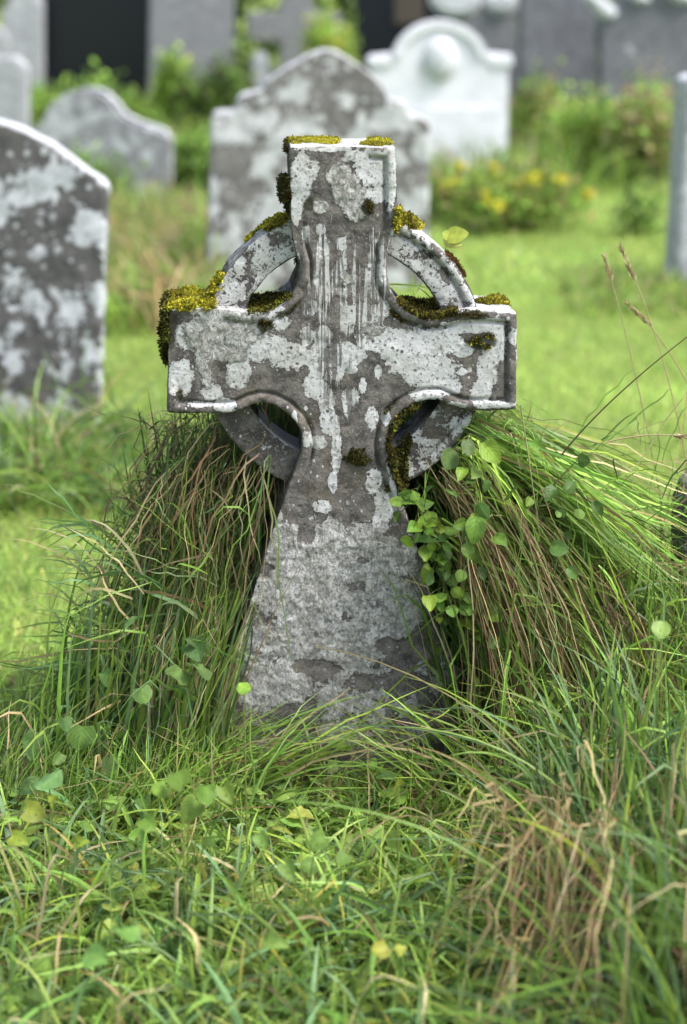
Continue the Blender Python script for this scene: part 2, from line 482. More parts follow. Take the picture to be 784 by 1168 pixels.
# ------------------------------------------------------------------ ground
def build_ground():
    xs = np.concatenate([np.linspace(-80, -6, 20), np.linspace(-5.6, 5.6, 60), np.linspace(6, 80, 20)])
    ys = np.concatenate([np.linspace(-12, -4, 8), np.linspace(-3.6, 16, 110), np.linspace(17, 140, 30)])
    X, Y = np.meshgrid(xs, ys)
    P = np.stack([X.ravel(), Y.ravel(), np.zeros(X.size)], 1)
    P[:, 2] = gz(P)
    nx = len(xs)
    i = np.arange((len(ys) - 1) * nx).reshape(len(ys) - 1, nx)[:, :-1].ravel()
    Q = np.stack([i, i + 1, i + nx + 1, i + nx], 1)
    o = link('ground', np_mesh('ground', P, Q), M_GROUND)
    tag(o, 'grassy churchyard ground under the gravestones', 'ground', kind='structure')

def gz(P):
    r = np.hypot(P[:, 0], P[:, 1])
    w = sstep(.6, 2.2, r)
    return (fbm(np.c_[P[:, :2] * 1.1, np.zeros(len(P))], 3, 5) - .5) * .09 * w

# ------------------------------------------------------------------ stone bodies
def outline_px(pts, d):
    return [(at(x, y, d)[0], at(x, y, d)[2]) for x, y in pts]

def prism_mesh(name, poly, y0, y1, bevel=0.0, segs=2):
    bm = bmesh.new()
    vs = [bm.verts.new((x, y0, z)) for x, z in poly]
    f = bm.faces.new(vs)
    r = bmesh.ops.extrude_face_region(bm, geom=[f])
    for v in r['geom']:
        if isinstance(v, bmesh.types.BMVert): v.co.y = y1
    bmesh.ops.recalc_face_normals(bm, faces=bm.faces[:])
    if bevel > 0:
        es = [e for e in bm.edges if len(e.link_faces) == 2 and e.calc_face_angle(0) > .5]
        bmesh.ops.bevel(bm, geom=es, offset=bevel, segments=segs, affect='EDGES', clamp_overlap=True)
    bmesh.ops.triangulate(bm, faces=[f for f in bm.faces if len(f.verts) > 4])
    me = bpy.data.meshes.new(name); bm.to_mesh(me); bm.free()
    return me

def voxelise(me, size):
    o = bpy.data.objects.new('tmp', me); COL.objects.link(o)
    m = o.modifiers.new('r', 'REMESH'); m.mode = 'VOXEL'; m.voxel_size = size
    dg = bpy.context.evaluated_depsgraph_get()
    out = bpy.data.meshes.new_from_object(o.evaluated_get(dg))
    bpy.data.objects.remove(o)
    return out

def coords(me):
    a = np.empty(len(me.vertices) * 3, np.float32); me.vertices.foreach_get('co', a); return a.reshape(-1, 3).astype(float)
def normals(me):
    a = np.empty(len(me.vertices) * 3, np.float32); me.vertices.foreach_get('normal', a); return a.reshape(-1, 3).astype(float)
def setco(me, P):
    me.vertices.foreach_set('co', P.astype(np.float32).ravel()); me.update()

def smooth_mesh(me, it=2):
    E = np.empty(len(me.edges) * 2, np.int32); me.edges.foreach_get('vertices', E); E = E.reshape(-1, 2)
    P = coords(me)
    for _ in range(it):
        S = np.zeros_like(P); N = np.zeros(len(P))
        np.add.at(S, E[:, 0], P[E[:, 1]]); np.add.at(S, E[:, 1], P[E[:, 0]])
        np.add.at(N, E[:, 0], 1); np.add.at(N, E[:, 1], 1)
        P = P * .5 + .5 * S / np.maximum(N, 1)[:, None]
    setco(me, P)

def poly_dist(U, poly):
    """unsigned distance of points to the closed polyline"""
    A = np.array(poly); Bp = np.roll(A, -1, 0)
    best = np.full(len(U), 9.0)
    for a, b in zip(A, Bp):
        ab = b - a; L = ab @ ab
        if L < 1e-12: continue
        t = np.clip(((U - a) @ ab) / L, 0, 1)
        best = np.minimum(best, np.linalg.norm(U - (a + t[:, None] * ab), axis=1))
    return best

def weather_stone(poly, y0, y1, voxel, amp, freq, seed):
    me = voxelise(prism_mesh('t', poly, y0, y1), voxel)
    smooth_mesh(me, 2)
    P, N = coords(me), normals(me)
    P = P + N * ((fbm(P * freq, 4, seed) - .5) * amp * 2)[:, None]
    setco(me, P)
    me.polygons.foreach_set('use_smooth', np.ones(len(me.polygons), bool))
    return me

# ------------------------------------------------------------------ THE CELTIC CROSS
YAW = math.radians(4.0)
TF = 0.075                                  # half thickness
cross = empty('celtic_cross', (0, 0, 0), YAW)
tag(cross, 'small weathered ringed stone cross with lichen blotches, in sharp focus amid long grass', 'gravestone')
cY, sY = math.cos(YAW), math.sin(YAW)
def to_world(P): return np.c_[P[:, 0] * cY - P[:, 1] * sY, P[:, 0] * sY + P[:, 1] * cY, P[:, 2]]
def local_px(px, py, yl):
    """pixel to (u, z) on the cross's local plane y = yl"""
    r = ray(px, py); nrm = np.array([-sY, cY, 0]); p0 = nrm * yl
    t = ((p0 - CAM) @ nrm) / (r @ nrm); w = CAM + r * t
    return (w[0] * cY + w[1] * sY, w[2])
def vec_px(P): return project(to_world(P))

OUT = [(331, 167), (391, 166.5), (452, 167.5), (452, 210), (452, 245), (449, 262), (444, 278), (441, 296), (441, 312), (446, 330), (455, 345),
       (466, 355), (484, 362), (503, 362), (520, 357), (540, 354), (565, 355), (590, 357), (590, 412), (589, 467), (566, 468), (542, 468),
       (526, 467), (512, 462), (500, 456), (486, 456), (472, 460), (460, 467), (450, 477), (444, 490), (441, 508), (443, 525), (448, 540),
       (456, 558), (464, 585), (473, 612), (482, 640), (489, 680), (499, 715), (513, 745), (524, 770), (527, 800), (528, 900),
       (262, 900), (262, 800), (263, 768), (267, 748), (278, 712), (292, 666), (302, 634), (312, 602), (320, 579), (329, 553), (337, 535),
       (343, 519), (345, 507), (343, 493), (336, 480), (324, 469), (311, 462), (297, 460), (286, 463), (276, 468), (264, 471), (228, 471.5),
       (192, 470), (192, 412), (192, 354), (215, 352), (245, 353), (268, 354), (285, 357), (303, 356), (322, 347), (334, 335), (342, 318),
       (342, 300), (337, 284), (333, 268), (331, 248), (331, 205)]
poly = [local_px(x, y, -TF) for x, y in OUT]
poly = [(u, (-.08 if OUT[i][1] >= 900 else z)) for i, (u, z) in enumerate(poly)]

# lichen map: (x, y, rx, ry[, strength]) in photo pixels on the front face
WHITE = [(343, 204, 13, 34), (338, 238, 7, 18), (356, 196, 10, 14, .7), (428, 193, 25, 24), (405, 178, 16, 9, .8), (445, 200, 9, 40), (428, 222, 18, 10), (375, 170, 45, 4, .8), (392, 405, 26, 16),
         (300, 396, 34, 16), (330, 405, 28, 16), (272, 422, 14, 20), (268, 388, 22, 14), (205, 431, 15, 21), (214, 382, 16, 16), (241, 447, 12, 10), (230, 461, 22, 4, .66),
         (362, 412, 11, 26), (360, 438, 14, 16), (374, 468, 9, 30), (378, 488, 12, 10), (384, 500, 6, 24), (384, 520, 6, 22), (380, 550, 5, 12),
         (364, 505, 10, 8), (370, 385, 12, 14), (356, 350, 8, 9), (350, 384, 8, 12), (305, 360, 14, 8), (322, 368, 12, 10), (306, 352, 20, 5),
         (415, 358, 22, 14), (424, 384, 20, 18), (438, 352, 8, 10), (447, 300, 6, 44, .8), (388, 318, 11, 20), (392, 330, 16, 8),
         (470, 400, 30, 26), (490, 425, 34, 22), (455, 400, 18, 26), (505, 388, 24, 14), (512, 440, 14, 10), (486, 450, 24, 9, .75), (540, 372, 36, 10),
         (565, 390, 13, 28), (556, 420, 12, 26), (548, 450, 12, 18), (527, 399, 12, 8), (527, 424, 6, 4), (586, 384, 6, 10), (560, 461, 30, 5, .75), (520, 462, 16, 6, .7),
         (400, 452, 10, 10), (396, 462, 5, 14), (414, 440, 5, 9), (425, 477, 8, 14), (440, 476, 6, 10), (432, 424, 4, 8), (384, 428, 8, 7), (400, 422, 9, 5),
         (427, 548, 10, 14), (440, 575, 14, 22), (432, 600, 8, 14), (368, 578, 10, 8), (392, 278, 8, 8), (350, 266, 6, 10), (366, 262, 6, 8),
         (338, 300, 6, 14), (262, 468, 10, 5), (258, 462, 14, 8), (336, 478, 4, 10), (350, 500, 6, 10), (448, 560, 5, 22), (445, 530, 4, 12), (270, 410, 6, 12)]
CRUST = [(262, 372, 42, 24), (228, 378, 20, 20), (258, 395, 26, 18), (232, 410, 8, 18), (236, 430, 6, 14), (250, 352, 38, 10), (397, 218, 20, 22), (405, 235, 14, 18),
         (385, 200, 14, 14), (365, 236, 12, 9), (418, 380, 24, 20, .45), (396, 320, 12, 16, .4), (380, 660, 92, 62), (330, 640, 34, 40), (430, 640, 44, 42), (340, 710, 52, 40), (300, 720, 26, 44),
         (400, 720, 60, 44), (440, 690, 40, 50), (320, 780, 40, 30), (400, 790, 60, 36, .75), (480, 760, 24, 40, .6), (330, 840, 44, 24, .5), (470, 800, 50, 30, .55), (284, 735, 18, 40), (400, 830, 120, 34, .62), (500, 790, 26, 50, .6), (300, 800, 40, 40, .7),
         (315, 600, 9, 22), (330, 612, 18, 16), (300, 850, 30, 20, .5), (285, 660, 10, 40)]
DRIP = [(368, 320, 36, 92), (424, 310, 26, 84), (395, 330, 52, 84), (350, 330, 12, 60), (378, 420, 18, 50), (395, 470, 16, 80, .8)]
DAMP = [(196, 372, 10, 30, .7), (302, 372, 8, 7), (550, 389, 16, 10), (408, 521, 12, 10), (534, 359, 22, 6), (420, 236, 8, 9), (352, 233, 8, 10, .7), (320, 360, 5, 8, .6),
        (458, 500, 12, 30, .9), (258, 352, 10, 6, .6)]
BARE = [(305, 650, 16, 7), (298, 706, 18, 13), (408, 668, 15, 9), (426, 688, 17, 9), (398, 702, 11, 9), (470, 740, 16, 12), (440, 735, 11, 9), (360, 762, 22, 7), (345, 612, 12, 9), (415, 640, 10, 6), (330, 820, 30, 14), (420, 780, 26, 10)]

def field(px, specs):
    out = np.zeros(len(px))
    for s in specs:
        k = s[4] if len(s) > 4 else 1.0
        r = np.hypot((px[:, 0] - s[0]) / s[2], (px[:, 1] - s[1]) / s[3])
        out = np.maximum(out, k * np.clip(1.42 - .92 * r, 0, 1))
    return out

def put(me, name, val):
    a = me.attributes.new(name, 'FLOAT', 'POINT'); a.data.foreach_set('value', val.astype(np.float32))

def finish_stone(me, poly2, mould, seed, ring=False):
    smooth_mesh(me, 2)
    P, N = coords(me), normals(me)
    front = N[:, 1] < -.75
    d = np.full(len(P), 1.0)
    d[front] = poly_dist(P[front][:, [0, 2]], poly2)
    px = vec_px(P)
    raise_ = np.zeros(len(P))
    if mould:
        m = mould(px, P)
        prof = .0062 * np.sqrt(np.clip(1 - ((d - .0080) / .0092) ** 2, 0, 1)) - .0085 * np.exp(-((d - .0198) / .0027) ** 2)
        raise_ = np.where(front, prof * m, 0)
    P[:, 1] -= raise_
    crust = np.clip(field(px, CRUST) - .5 * field(px, BARE), 0, 1) * front if not ring else np.zeros(len(P))
    wob = (fbm(P * 9, 3, seed) - .5) * .010 + (fbm(P * 55, 4, seed + 7) - .5) * .0032
    pit = -np.clip(fbm(P * 60, 3, seed + 3) - .62, 0, 1) * .012
    rough = (fbm(P * np.array([95, 95, 80.]), 3, seed + 9) - .45) * .0034 * sstep(.4, .8, crust) + sstep(.35, .7, crust) * .0012
    chip = np.exp(-d / .006) * np.clip(fbm(P * 24, 3, seed + 5) - .55, 0, 1) * -.02 * front
    P = P + N * (wob + pit + rough + chip)[:, None]
    setco(me, P)
    me.polygons.foreach_set('use_smooth', np.ones(len(me.polygons), bool))
    top = sstep(.35, .75, N[:, 2])
    back = N[:, 1] > .5
    side = ~front & (np.abs(N[:, 0]) > .6)
    lich = np.where(front, np.maximum(field(px, WHITE), .13), .18)
    lich = np.maximum(lich, top * .85)
    if ring: lich = np.where(front, .40 + .17 * (P[:, 2] > .85) - .03 * (P[:, 2] < .75) + (.10 if seed == 24 else 0), np.maximum(.1, top * .9))
    if not ring:
        lich = np.where(side & (N[:, 0] > .6), .4, lich)
    put(me, 'lich', lich); put(me, 'crust', crust)
    put(me, 'drip', field(px, DRIP) * front if not ring else np.zeros(len(P)))
    darken = field(px, DAMP) * front
    if ring: darken = np.maximum(darken, np.where(~front & (N[:, 2] < .6), .62, 0))
    darken = np.maximum(darken, np.where((N[:, 0] < -.5) & ~front, .55, 0))  # left-facing sides toned darker
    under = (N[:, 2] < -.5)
    darken = np.maximum(darken, np.where(under, .6, 0))  # undersides toned darker
    put(me, 'darken', darken)
    return me

def mould_mask(px, P):
    x, y = px[:, 0], px[:, 1]
    m = np.ones(len(px))
    m *= 1 - sstep(430, 418, x) * sstep(232, 222, y)              # worn off at the head
    m *= 1 - sstep(352, 342, x) * sstep(300, 285, y)
    m *= 1 - sstep(262, 250, x) * sstep(452, 440, y)              # worn off on the mossy arm
    m *= 1 - sstep(585, 600, y)
    m *= 1 - .8 * sstep(360, 350, x) * sstep(515, 535, y)
    m *= np.clip(-.15 + 2.1 * fbm(P * 16, 3, 40), .15, 1.1)
    return m

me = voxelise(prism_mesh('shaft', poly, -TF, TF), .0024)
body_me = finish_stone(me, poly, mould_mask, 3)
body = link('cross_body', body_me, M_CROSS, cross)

YR = .046
ringsegs = []
for a0, a1, s in ((100, 171, 1), (9, 80, 2), (189, 261, 3), (279, 351, 4)):
    ci, co = [], []
    for i in range(25):
        a = math.radians(a0 + (a1 - a0) * i / 24)
        ro, ri = (162, 122) if s != 4 else (165, 122)
        co.append(local_px(391.5 + ro * math.cos(a), 402 - ro * math.sin(a), -YR))
        ci.append(local_px(391.5 + ri * math.cos(a), 402 - ri * math.sin(a), -YR))
    pl = co + ci[::-1]
    m2 = voxelise(prism_mesh('ring', pl, -YR, YR), .0026)
    def mm(px, P, s=s):
        r = np.hypot(px[:, 0] - 391.5, px[:, 1] - 402)
        return sstep(138, 143, r) * (1.0 if s == 2 else .35 if s == 4 else .0)
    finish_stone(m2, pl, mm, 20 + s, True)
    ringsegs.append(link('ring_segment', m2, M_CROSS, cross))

# ---- moss on the cross: fuzz grown on chosen surface vertices
MG = [(.48, .43, .03), (.34, .33, .025), (.58, .51, .05), (.18, .18, .025)]
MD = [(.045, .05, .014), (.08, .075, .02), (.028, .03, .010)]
MB = [(.10, .075, .020), (.16, .13, .025), (.06, .05, .016)]
def moss_patch(src, sel, thick, cols, per=8, length=.006, name='moss_patch', lump=26):
    P, N = coords(src), normals(src)
    idx = np.where(sel(P, N, vec_px(P)))[0]
    if len(idx) < 5: print('EMPTY moss', len(idx)); return
    p, nn = P[idx], N[idx]
    edge = fbm(p * 38, 3, 79) + .5 * (rng.uniform(0, 1, len(p)) - .5)
    keep = (fbm(p * 70, 3, 77) > .34) & (edge > .36)
    p, nn = p[keep], nn[keep]
    hgt = thick * np.clip(fbm(p * lump, 3, 91) * 2.4 - .55, 0.05, 1.5)
    k = np.repeat(np.arange(len(p)), per)
    base = p[k] + nn[k] * (hgt[k] * rng.uniform(.0, 1, len(k)))[:, None] + rng.normal(0, .0016, (len(k), 3))
    dr = norm(nn[k] + rng.normal(0, .75, (len(k), 3)))
    tone = sstep(.35, .62, fbm(p * 30, 3, 83))[k][:, None]
    L = .8 * length * rng.uniform(.4, 1.2, len(k)) * (.5 + 1.0 * fbm(p * 45, 2, 87))[k]
    c = palette(len(k), cols, [1] * len(cols), .22) * (.6 + .5 * tone)
    c = c * (1 - .35 * (1 - tone)) + np.array([.07, .045, .015]) * .35 * (1 - tone)
    g = Geo()
    tip = base + dr * L[:, None]
    strands(g, base, (base + tip) / 2 + rng.normal(0, .0006, base.shape), tip, np.full(len(k), length * .46), c * .75, c * 1.15, 2)
    g.build(name, M_MOSS, cross)

def box(px, x0, x1, y0, y1): return (px[:, 0] > x0) & (px[:, 0] < x1) & (px[:, 1] > y0) & (px[:, 1] < y1)
def ell(px, x, y, rx, ry):
    a = np.arctan2((px[:, 1] - y) / ry, (px[:, 0] - x) / rx)
    return np.hypot((px[:, 0] - x) / rx, (px[:, 1] - y) / ry) < 1 + .22 * np.sin(a * 3 + x) + .15 * np.sin(a * 5 + y)
b = body_me
moss_patch(b, lambda P, N, q: (N[:, 2] > .6) & ell(q, 358, 160, 30, 4.5), .0015, MG, 9, .0038)
moss_patch(b, lambda P, N, q: (N[:, 2] > .5) & ell(q, 434, 163, 20, 4.0), .0015, MG, 9, .0038)
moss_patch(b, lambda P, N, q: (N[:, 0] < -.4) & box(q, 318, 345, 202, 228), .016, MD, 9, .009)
moss_patch(b, lambda P, N, q: (N[:, 0] < -.4) & box(q, 318, 345, 160, 300) & (P[:, 1] > -.02) & (fbm(P * 18, 2, 6) > .55), .004, MD, 3, .006)
moss_patch(b, lambda P, N, q: (N[:, 2] > .4) & box(q, 170, 246, 300, 362) & (fbm(P * 16, 2, 8) > .36), .013, MG, 9, .006)
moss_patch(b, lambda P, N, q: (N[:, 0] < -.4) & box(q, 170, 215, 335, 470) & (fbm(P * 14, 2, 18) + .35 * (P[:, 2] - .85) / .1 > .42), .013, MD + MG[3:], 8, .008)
moss_patch(b, lambda P, N, q: ell(q, 205, 349, 22, 5) , .007, MG + MB[:1], 7, .006)
moss_patch(b, lambda P, N, q: (N[:, 2] > -.1) & (N[:, 1] > -.8) & box(q, 283, 346, 335, 362), .002, MD + MG[1:2], 6, .005)
moss_patch(b, lambda P, N, q: (N[:, 2] > .0) & (N[:, 1] > -.8) & box(q, 445, 520, 342, 368), .004, MD + MB + MG[1:2], 8, .008)
moss_patch(b, lambda P, N, q: (N[:, 2] > .5) & ell(q, 565, 344, 19, 4.5), .004, MG + MB[1:2], 8)
moss_patch(b, lambda P, N, q: (N[:, 1] < -.3) & ell(q, 551, 389, 14, 8), .006, MD + MG[1:2] + MB[:1], 8)
moss_patch(b, lambda P, N, q: (N[:, 1] < -.3) & ell(q, 408, 521, 13, 10), .006, MD + MB[:1], 8)
moss_patch(b, lambda P, N, q: (N[:, 1] < -.3) & ell(q, 303, 370, 8, 6), .004, MD + MB, 7, .005)
moss_patch(b, lambda P, N, q: (N[:, 1] < -.3) & ell(q, 420, 236, 6, 7), .004, MB, 6, .005)
moss_patch(b, lambda P, N, q: (N[:, 1] < -.1) & ell(q, 534, 358, 20, 4), .003, MB + MD[:1], 6, .004)
moss_patch(b, lambda P, N, q: (N[:, 0] > -.2) & (N[:, 1] > -.75) & box(q, 438, 475, 455, 560), .008, MD + MG[3:], 7, .009)
moss_patch(b, lambda P, N, q: (N[:, 0] > .3) & box(q, 440, 470, 236, 262), .008, MG + MD[:1], 7, .007)
r1, r2, r3, r4 = [o.data for o in ringsegs]
moss_patch(r1, lambda P, N, q: (N[:, 2] > .35) & box(q, 280, 340, 232, 275) & (fbm(P * 20, 2, 4) > .42), .005, MG + MD[:1], 8)
moss_patch(r1, lambda P, N, q: (N[:, 2] > .2) & box(q, 228, 256, 312, 352), .009, MG, 8, .007)
moss_patch(r2, lambda P, N, q: (N[:, 2] > .4) & box(q, 446, 480, 235, 262), .014, MG, 8, .007)
moss_patch(r2, lambda P, N, q: (N[:, 0] > .3) & box(q, 508, 530, 280, 315), .003, [(.14, .05, .015), (.10, .06, .02)], 5, .004)
moss_patch(r4, lambda P, N, q: (N[:, 1] < -.3) & ell(q, 456, 520, 12, 40), .006, MD + MG[3:], 7, .008)

# ------------------------------------------------------------------ other gravestones
def headstone(label, d, pts, mat, thick=.11, yaw=0.0, bevel=.012, weather=None, cat='gravestone', parts=None, name='headstone'):
    pl = outline_px(pts, d)
    x0 = (min(p[0] for p in pl) + max(p[0] for p in pl)) / 2
    y0 = d - 3.0
    root = empty(name, (x0, y0 + thick / 2, 0), yaw)
    tag(root, label, cat)
    pl = [(x - x0, max(z, -.06)) for x, z in pl]
    if weather:
        me = weather_stone(pl, -thick / 2, thick / 2, weather, .006, 14, int(d * 10))
    else:
        me = prism_mesh('stone', pl, -thick / 2, thick / 2, bevel)
    link('stone_slab', me, mat, root)
    return root, x0, y0, pl

def arc(cx, cy, rx, ry, a0, a1, n=14):
    return [(cx + rx * math.cos(math.radians(a0 + (a1 - a0) * i / n)), cy - ry * math.sin(math.radians(a0 + (a1 - a0) * i / n))) for i in range(n + 1)]

headstone('dark peaked headstone blotched with white lichen, nearest stone to the left of the ringed cross', 5.55,
          [(112, 530), (122, 214), (116, 207), (100, 196), (60, 166), (25, 148), (0, 139), (-35, 128), (-70, 125), (-110, 130), (-180, 165), (-240, 206), (-248, 214), (-248, 530)],
          M_BLOTCH, .10, math.radians(1), weather=.009)
headstone('mottled grey stepped-shoulder headstone standing directly behind the ringed cross', 8.0,
          [(234, 370), (240, 134), (244, 127), (268, 125), (269, 112), (276, 106), (299, 103), (301, 93), (325, 77), (350, 62), (368, 56), (384, 58), (404, 71), (425, 86), (437, 100),
           (440, 111), (462, 117), (466, 130), (488, 137), (491, 146), (488, 370)], M_PALE_MOTTLE, .13, math.radians(5), weather=.013)
# white marble stone with medallion
root, x0, y0, _ = headstone('white marble headstone with arched top and round medallion', 12.4,
          [(428, 215), (424, 80), (420, 74), (421, 64), (446, 61)] + arc(502, 74, 56, 51, 165, 15) + [(558, 60), (582, 63), (584, 73), (580, 80), (578, 215)], M_MARBLE, .14, 0.0, .02)
def disc(cx, cy, d, rx, ry, y_out, y_in, nseg=32):
    c = at(cx, cy, d); s = d / F * 1.01
    return [(c[0] - x0 + rx * s * math.cos(2 * math.pi * i / nseg), c[2] + ry * s * math.sin(2 * math.pi * i / nseg)) for i in range(nseg)]
link('moulded_arch', prism_mesh('arch', [(p[0] - x0, p[1]) for p in outline_px(arc(502, 74, 56, 51, 170, 10) + arc(502, 74, 46, 41, 10, 170), 12.4)], -.095, -.066, .006), M_MARBLE, root)
bm = bmesh.new(); bmesh.ops.create_uvsphere(bm, u_segments=24, v_segments=16, radius=1)
mc = at(502, 68, 12.4)
for v in bm.verts: v.co = Vector((v.co.x * .125 + mc[0] - x0, v.co.y * .07 - .07, v.co.z * .15 + mc[2]))
mm_ = bpy.data.meshes.new('medallion'); bm.to_mesh(mm_); bm.free(); mm_.polygons.foreach_set('use_smooth', np.ones(len(mm_.polygons), bool))
link('medallion', mm_, M_MARBLE_DIRTY, root)
for cx0, cx1 in ((419, 447), (557, 585)):
    q = outline_px([(cx0, 76), (cx0, 65), (cx1, 62), (cx1, 76)], 12.4)
    link('shoulder_cap', prism_mesh('cap', [(p[0] - x0, p[1]) for p in q], -.092, .08, .012), M_MARBLE, root)
q = outline_px([(432, 206), (432, 122), (572, 122), (572, 206)], 12.4)
link('inscription_panel', prism_mesh('panel', [(p[0] - x0, max(p[1], .02)) for p in q], -.082, -.06, .006), M_MARBLE, root)

headstone('tall pale headstone cut off by the right edge, side turned to the ringed cross', 8.1,
          [(762, 350), (777, 94), (782, 88), (815, 83), (850, 78), (900, 82), (940, 90), (945, 350)], M_GREY_LIGHT, .19, math.radians(9), weather=.014)
headstone('dark narrow rough stone cut by the right edge, beside the right tussock', 3.05,
          [(774, 740), (776, 640), (779, 580), (787, 560), (803, 545), (840, 528), (880, 545), (890, 740)], M_ROUGH, .10, math.radians(4), weather=.006)
M_GREY_MOTTLE = mat_stone('mottled_grey_stone', (.20, .20, .215), (.29, .29, .31), (.50, .51, .54), .40, 6.0)
headstone('low grey curved-top headstone with pale rim, behind the lichen-blotched stone', 11.0,
          [(28, 250), (30, 152), (46, 140), (56, 122), (74, 107), (95, 101), (108, 101), (122, 106), (133, 117), (143, 130), (160, 139), (182, 146), (196, 152), (196, 250)],
          M_GREY_MOTTLE, .14, math.radians(-4), .025)
headstone('short grey stone with a white top at the left edge', 11.6,
          [(-70, 250), (-70, 76), (-30, 66), (15, 65), (27, 70), (30, 80), (32, 250)], M_GREY_LIGHT, .16, math.radians(-3), .02)
headstone('tall plain polished black headstone at upper left', 18.0,
          [(47, 128), (47, -60), (172, -60), (172, 128)], M_BLACK, .14, 0, .012)
headstone('tall plain grey headstone beside the plain black headstone', 17.2,
          [(168, 150), (171, -45), (190, -62), (250, -62), (266, -45), (266, 150)], M_GREY, .16, 0, .02)
headstone('pale weathered headstone in the top left corner', 17.6,
          [(0, 110), (2, 10), (10, 2), (14, -20), (34, -34), (42, -10), (48, 4), (48, 110)], M_GREY_LIGHT, .16, 0, .02)
headstone('thin pale stone leaning at the far upper left edge', 16.8,
          [(-40, 110), (-40, 40), (-20, 28), (0, 30), (8, 45), (8, 110)], M_GREY_LIGHT, .14, 0, .02)
headstone('small white stone post behind the stepped-shoulder headstone', 15.5,
          [(287, 120), (287, 68), (291, 60), (299, 58), (306, 66), (306, 120)], M_GREY_LIGHT, .10, 0, .02, cat='stone post', name='stone_post')

# far grey cross
root = empty('stone_cross', (at(335, 20, 20)[0], 17.0, 0), 0)
tag(root, 'distant pale grey stone cross above the stepped-shoulder headstone', 'gravestone')
fx = root.location.x
q = outline_px([(302, 130), (304, 88), (318, 78), (320, 48), (284, 47), (281, 14), (318, 13), (320, -60), (355, -60), (357, 13), (390, 14), (390, 46), (355, 48), (355, 78), (366, 88), (368, 130)], 20)
link('cross_body', prism_mesh('farcross', [(p[0] - fx, p[1]) for p in q], -.1, .1, .03), M_GREY, root)
q = outline_px([(294, 140), (296, 98), (374, 98), (376, 140)], 20)
link('plinth', prism_mesh('plinth', [(p[0] - fx, max(p[1], -.05)) for p in q], -.2, .2, .03), M_GREY, root)

# black stone with plaque
root, x0, y0, _ = headstone('black headstone with a small brown plaque behind the white marble stone', 18.6,
          [(404, 120), (406, -10), (418, -40), (470, -60), (520, -40), (532, 0), (532, 120)], M_BLACK, .14, 0, .02)
q = outline_px([(450, 27), (450, -6), (484, -6), (484, 27)], 18.6)
link('plaque', prism_mesh('plaque', [(p[0] - x0, p[1]) for p in q], -.095, -.066, .006), M_PLAQUE, root)

# pale carved stone with scroll top
root, x0, y0, _ = headstone('pale carved headstone with scrolled top just behind the white marble arch', 16.0,
          [(524, 120), (526, 24), (520, 10), (526, -18), (556, -40), (588, -16), (596, 6), (590, 24), (594, 120)], M_GREY, .16, 0, .03)
q = outline_px(arc(520, -2, 30, 22, 0, 360, 18)[:-1], 16.0)
link('scroll', prism_mesh('scroll', [(p[0] - x0, p[1]) for p in q], -.16, .02, .05, 3), M_MARBLE_DIRTY, root)
q = outline_px(arc(572, 2, 20, 15, 0, 360, 18)[:-1], 16.0)
link('scroll', prism_mesh('scroll', [(p[0] - x0, p[1]) for p in q], -.15, .02, .05, 3), M_MARBLE_DIRTY, root)

root, x0, y0, _ = headstone('wide slate-grey headstone left of the dark gap at upper right', 15.4,
          [(590, 150), (594, -30), (620, -50), (660, -50), (680, -30), (680, 150)], M_GREY_DARK, .18, math.radians(3), .02)
root, x0, y0, _ = headstone('wide slate-grey headstone with pale scrolls right of the dark gap at upper right', 14.6,
          [(684, 170), (684, 22), (694, 8), (720, -6), (760, -14), (810, -10), (840, 10), (850, 170)], M_GREY_DARK, .18, math.radians(2), .02)
for cx, cy, rx, ry in ((689, 8, 18, 14), (728, -6, 16, 10), (775, -8, 22, 12)):
    q = outline_px([(cx + rx * a, cy + ry * b_) for a, b_ in ((-1.7, -1.3), (-.6, -1.2), (.5, -.2), (1.0, .7), (.5, 1.2), (-.3, .8), (-1.0, -.3))], 14.6)
    link('scroll', prism_mesh('scroll', [(p[0] - x0, p[1]) for p in q], -.16, .04, .04, 3), M_MARBLE_DIRTY, root)

# ------------------------------------------------------------------ vegetation
def outside_stones(B):
    k = ~((np.abs(B[:, 0]) < .20) & (np.abs(B[:, 1]) < .085))
    return k

def scatter(n, y0, y1, margin=.7, dens=None, power=1.0):
    d = (rng.uniform(0, 1, n) ** power) * (y1 - y0) + y0 + 3.0
    x = rng.uniform(-1, 1, n) * (d * .225 + margin)
    P = np.stack([x, d - 3.0, np.zeros(n)], 1)
    if dens is not None: P = P[rng.uniform(0, 1, len(P)) < dens(P)]
    P = P[outside_stones(P)]
    P[:, 2] = gz(P) - .004
    return P

build_ground()

# 1. mown lawn behind
g = Geo()
P = scatter(90000, .25, 5.2, .9)
hh = rng.uniform(.025, .065, len(P)) * (.7 + .8 * fbm(P * 2.2, 3, 21))
blades(g, P, hh, rng.uniform(.2, 1.1, len(P)), width=.0042, tone=.62 + .76 * fbm(P * 1.7, 4, 201), cols=LAWN, wts=(4, 4, 1.4, .4, .3), segs=2)
P = scatter(60000, 5.0, 13.5, 1.2)
hh = rng.uniform(.03, .08, len(P)) * (.7 + .8 * fbm(P * 1.2, 3, 22))
blades(g, P, hh, rng.uniform(.2, 1.1, len(P)), width=.010, tone=.62 + .76 * fbm(P * .9, 4, 203), cols=LAWN, wts=(4, 4, 1.4, .4, .3), segs=2)
o = g.build('lawn_grass', M_GRASS); tag(o, 'bright short lawn grass between the gravestones', 'grass', kind='stuff')

def footf(P):
    """grass stays short right before the shaft"""
    return 1 - .62 * sstep(.36, .26, np.abs(P[:, 0] + .02)) * sstep(-.58, -.34, P[:, 1])

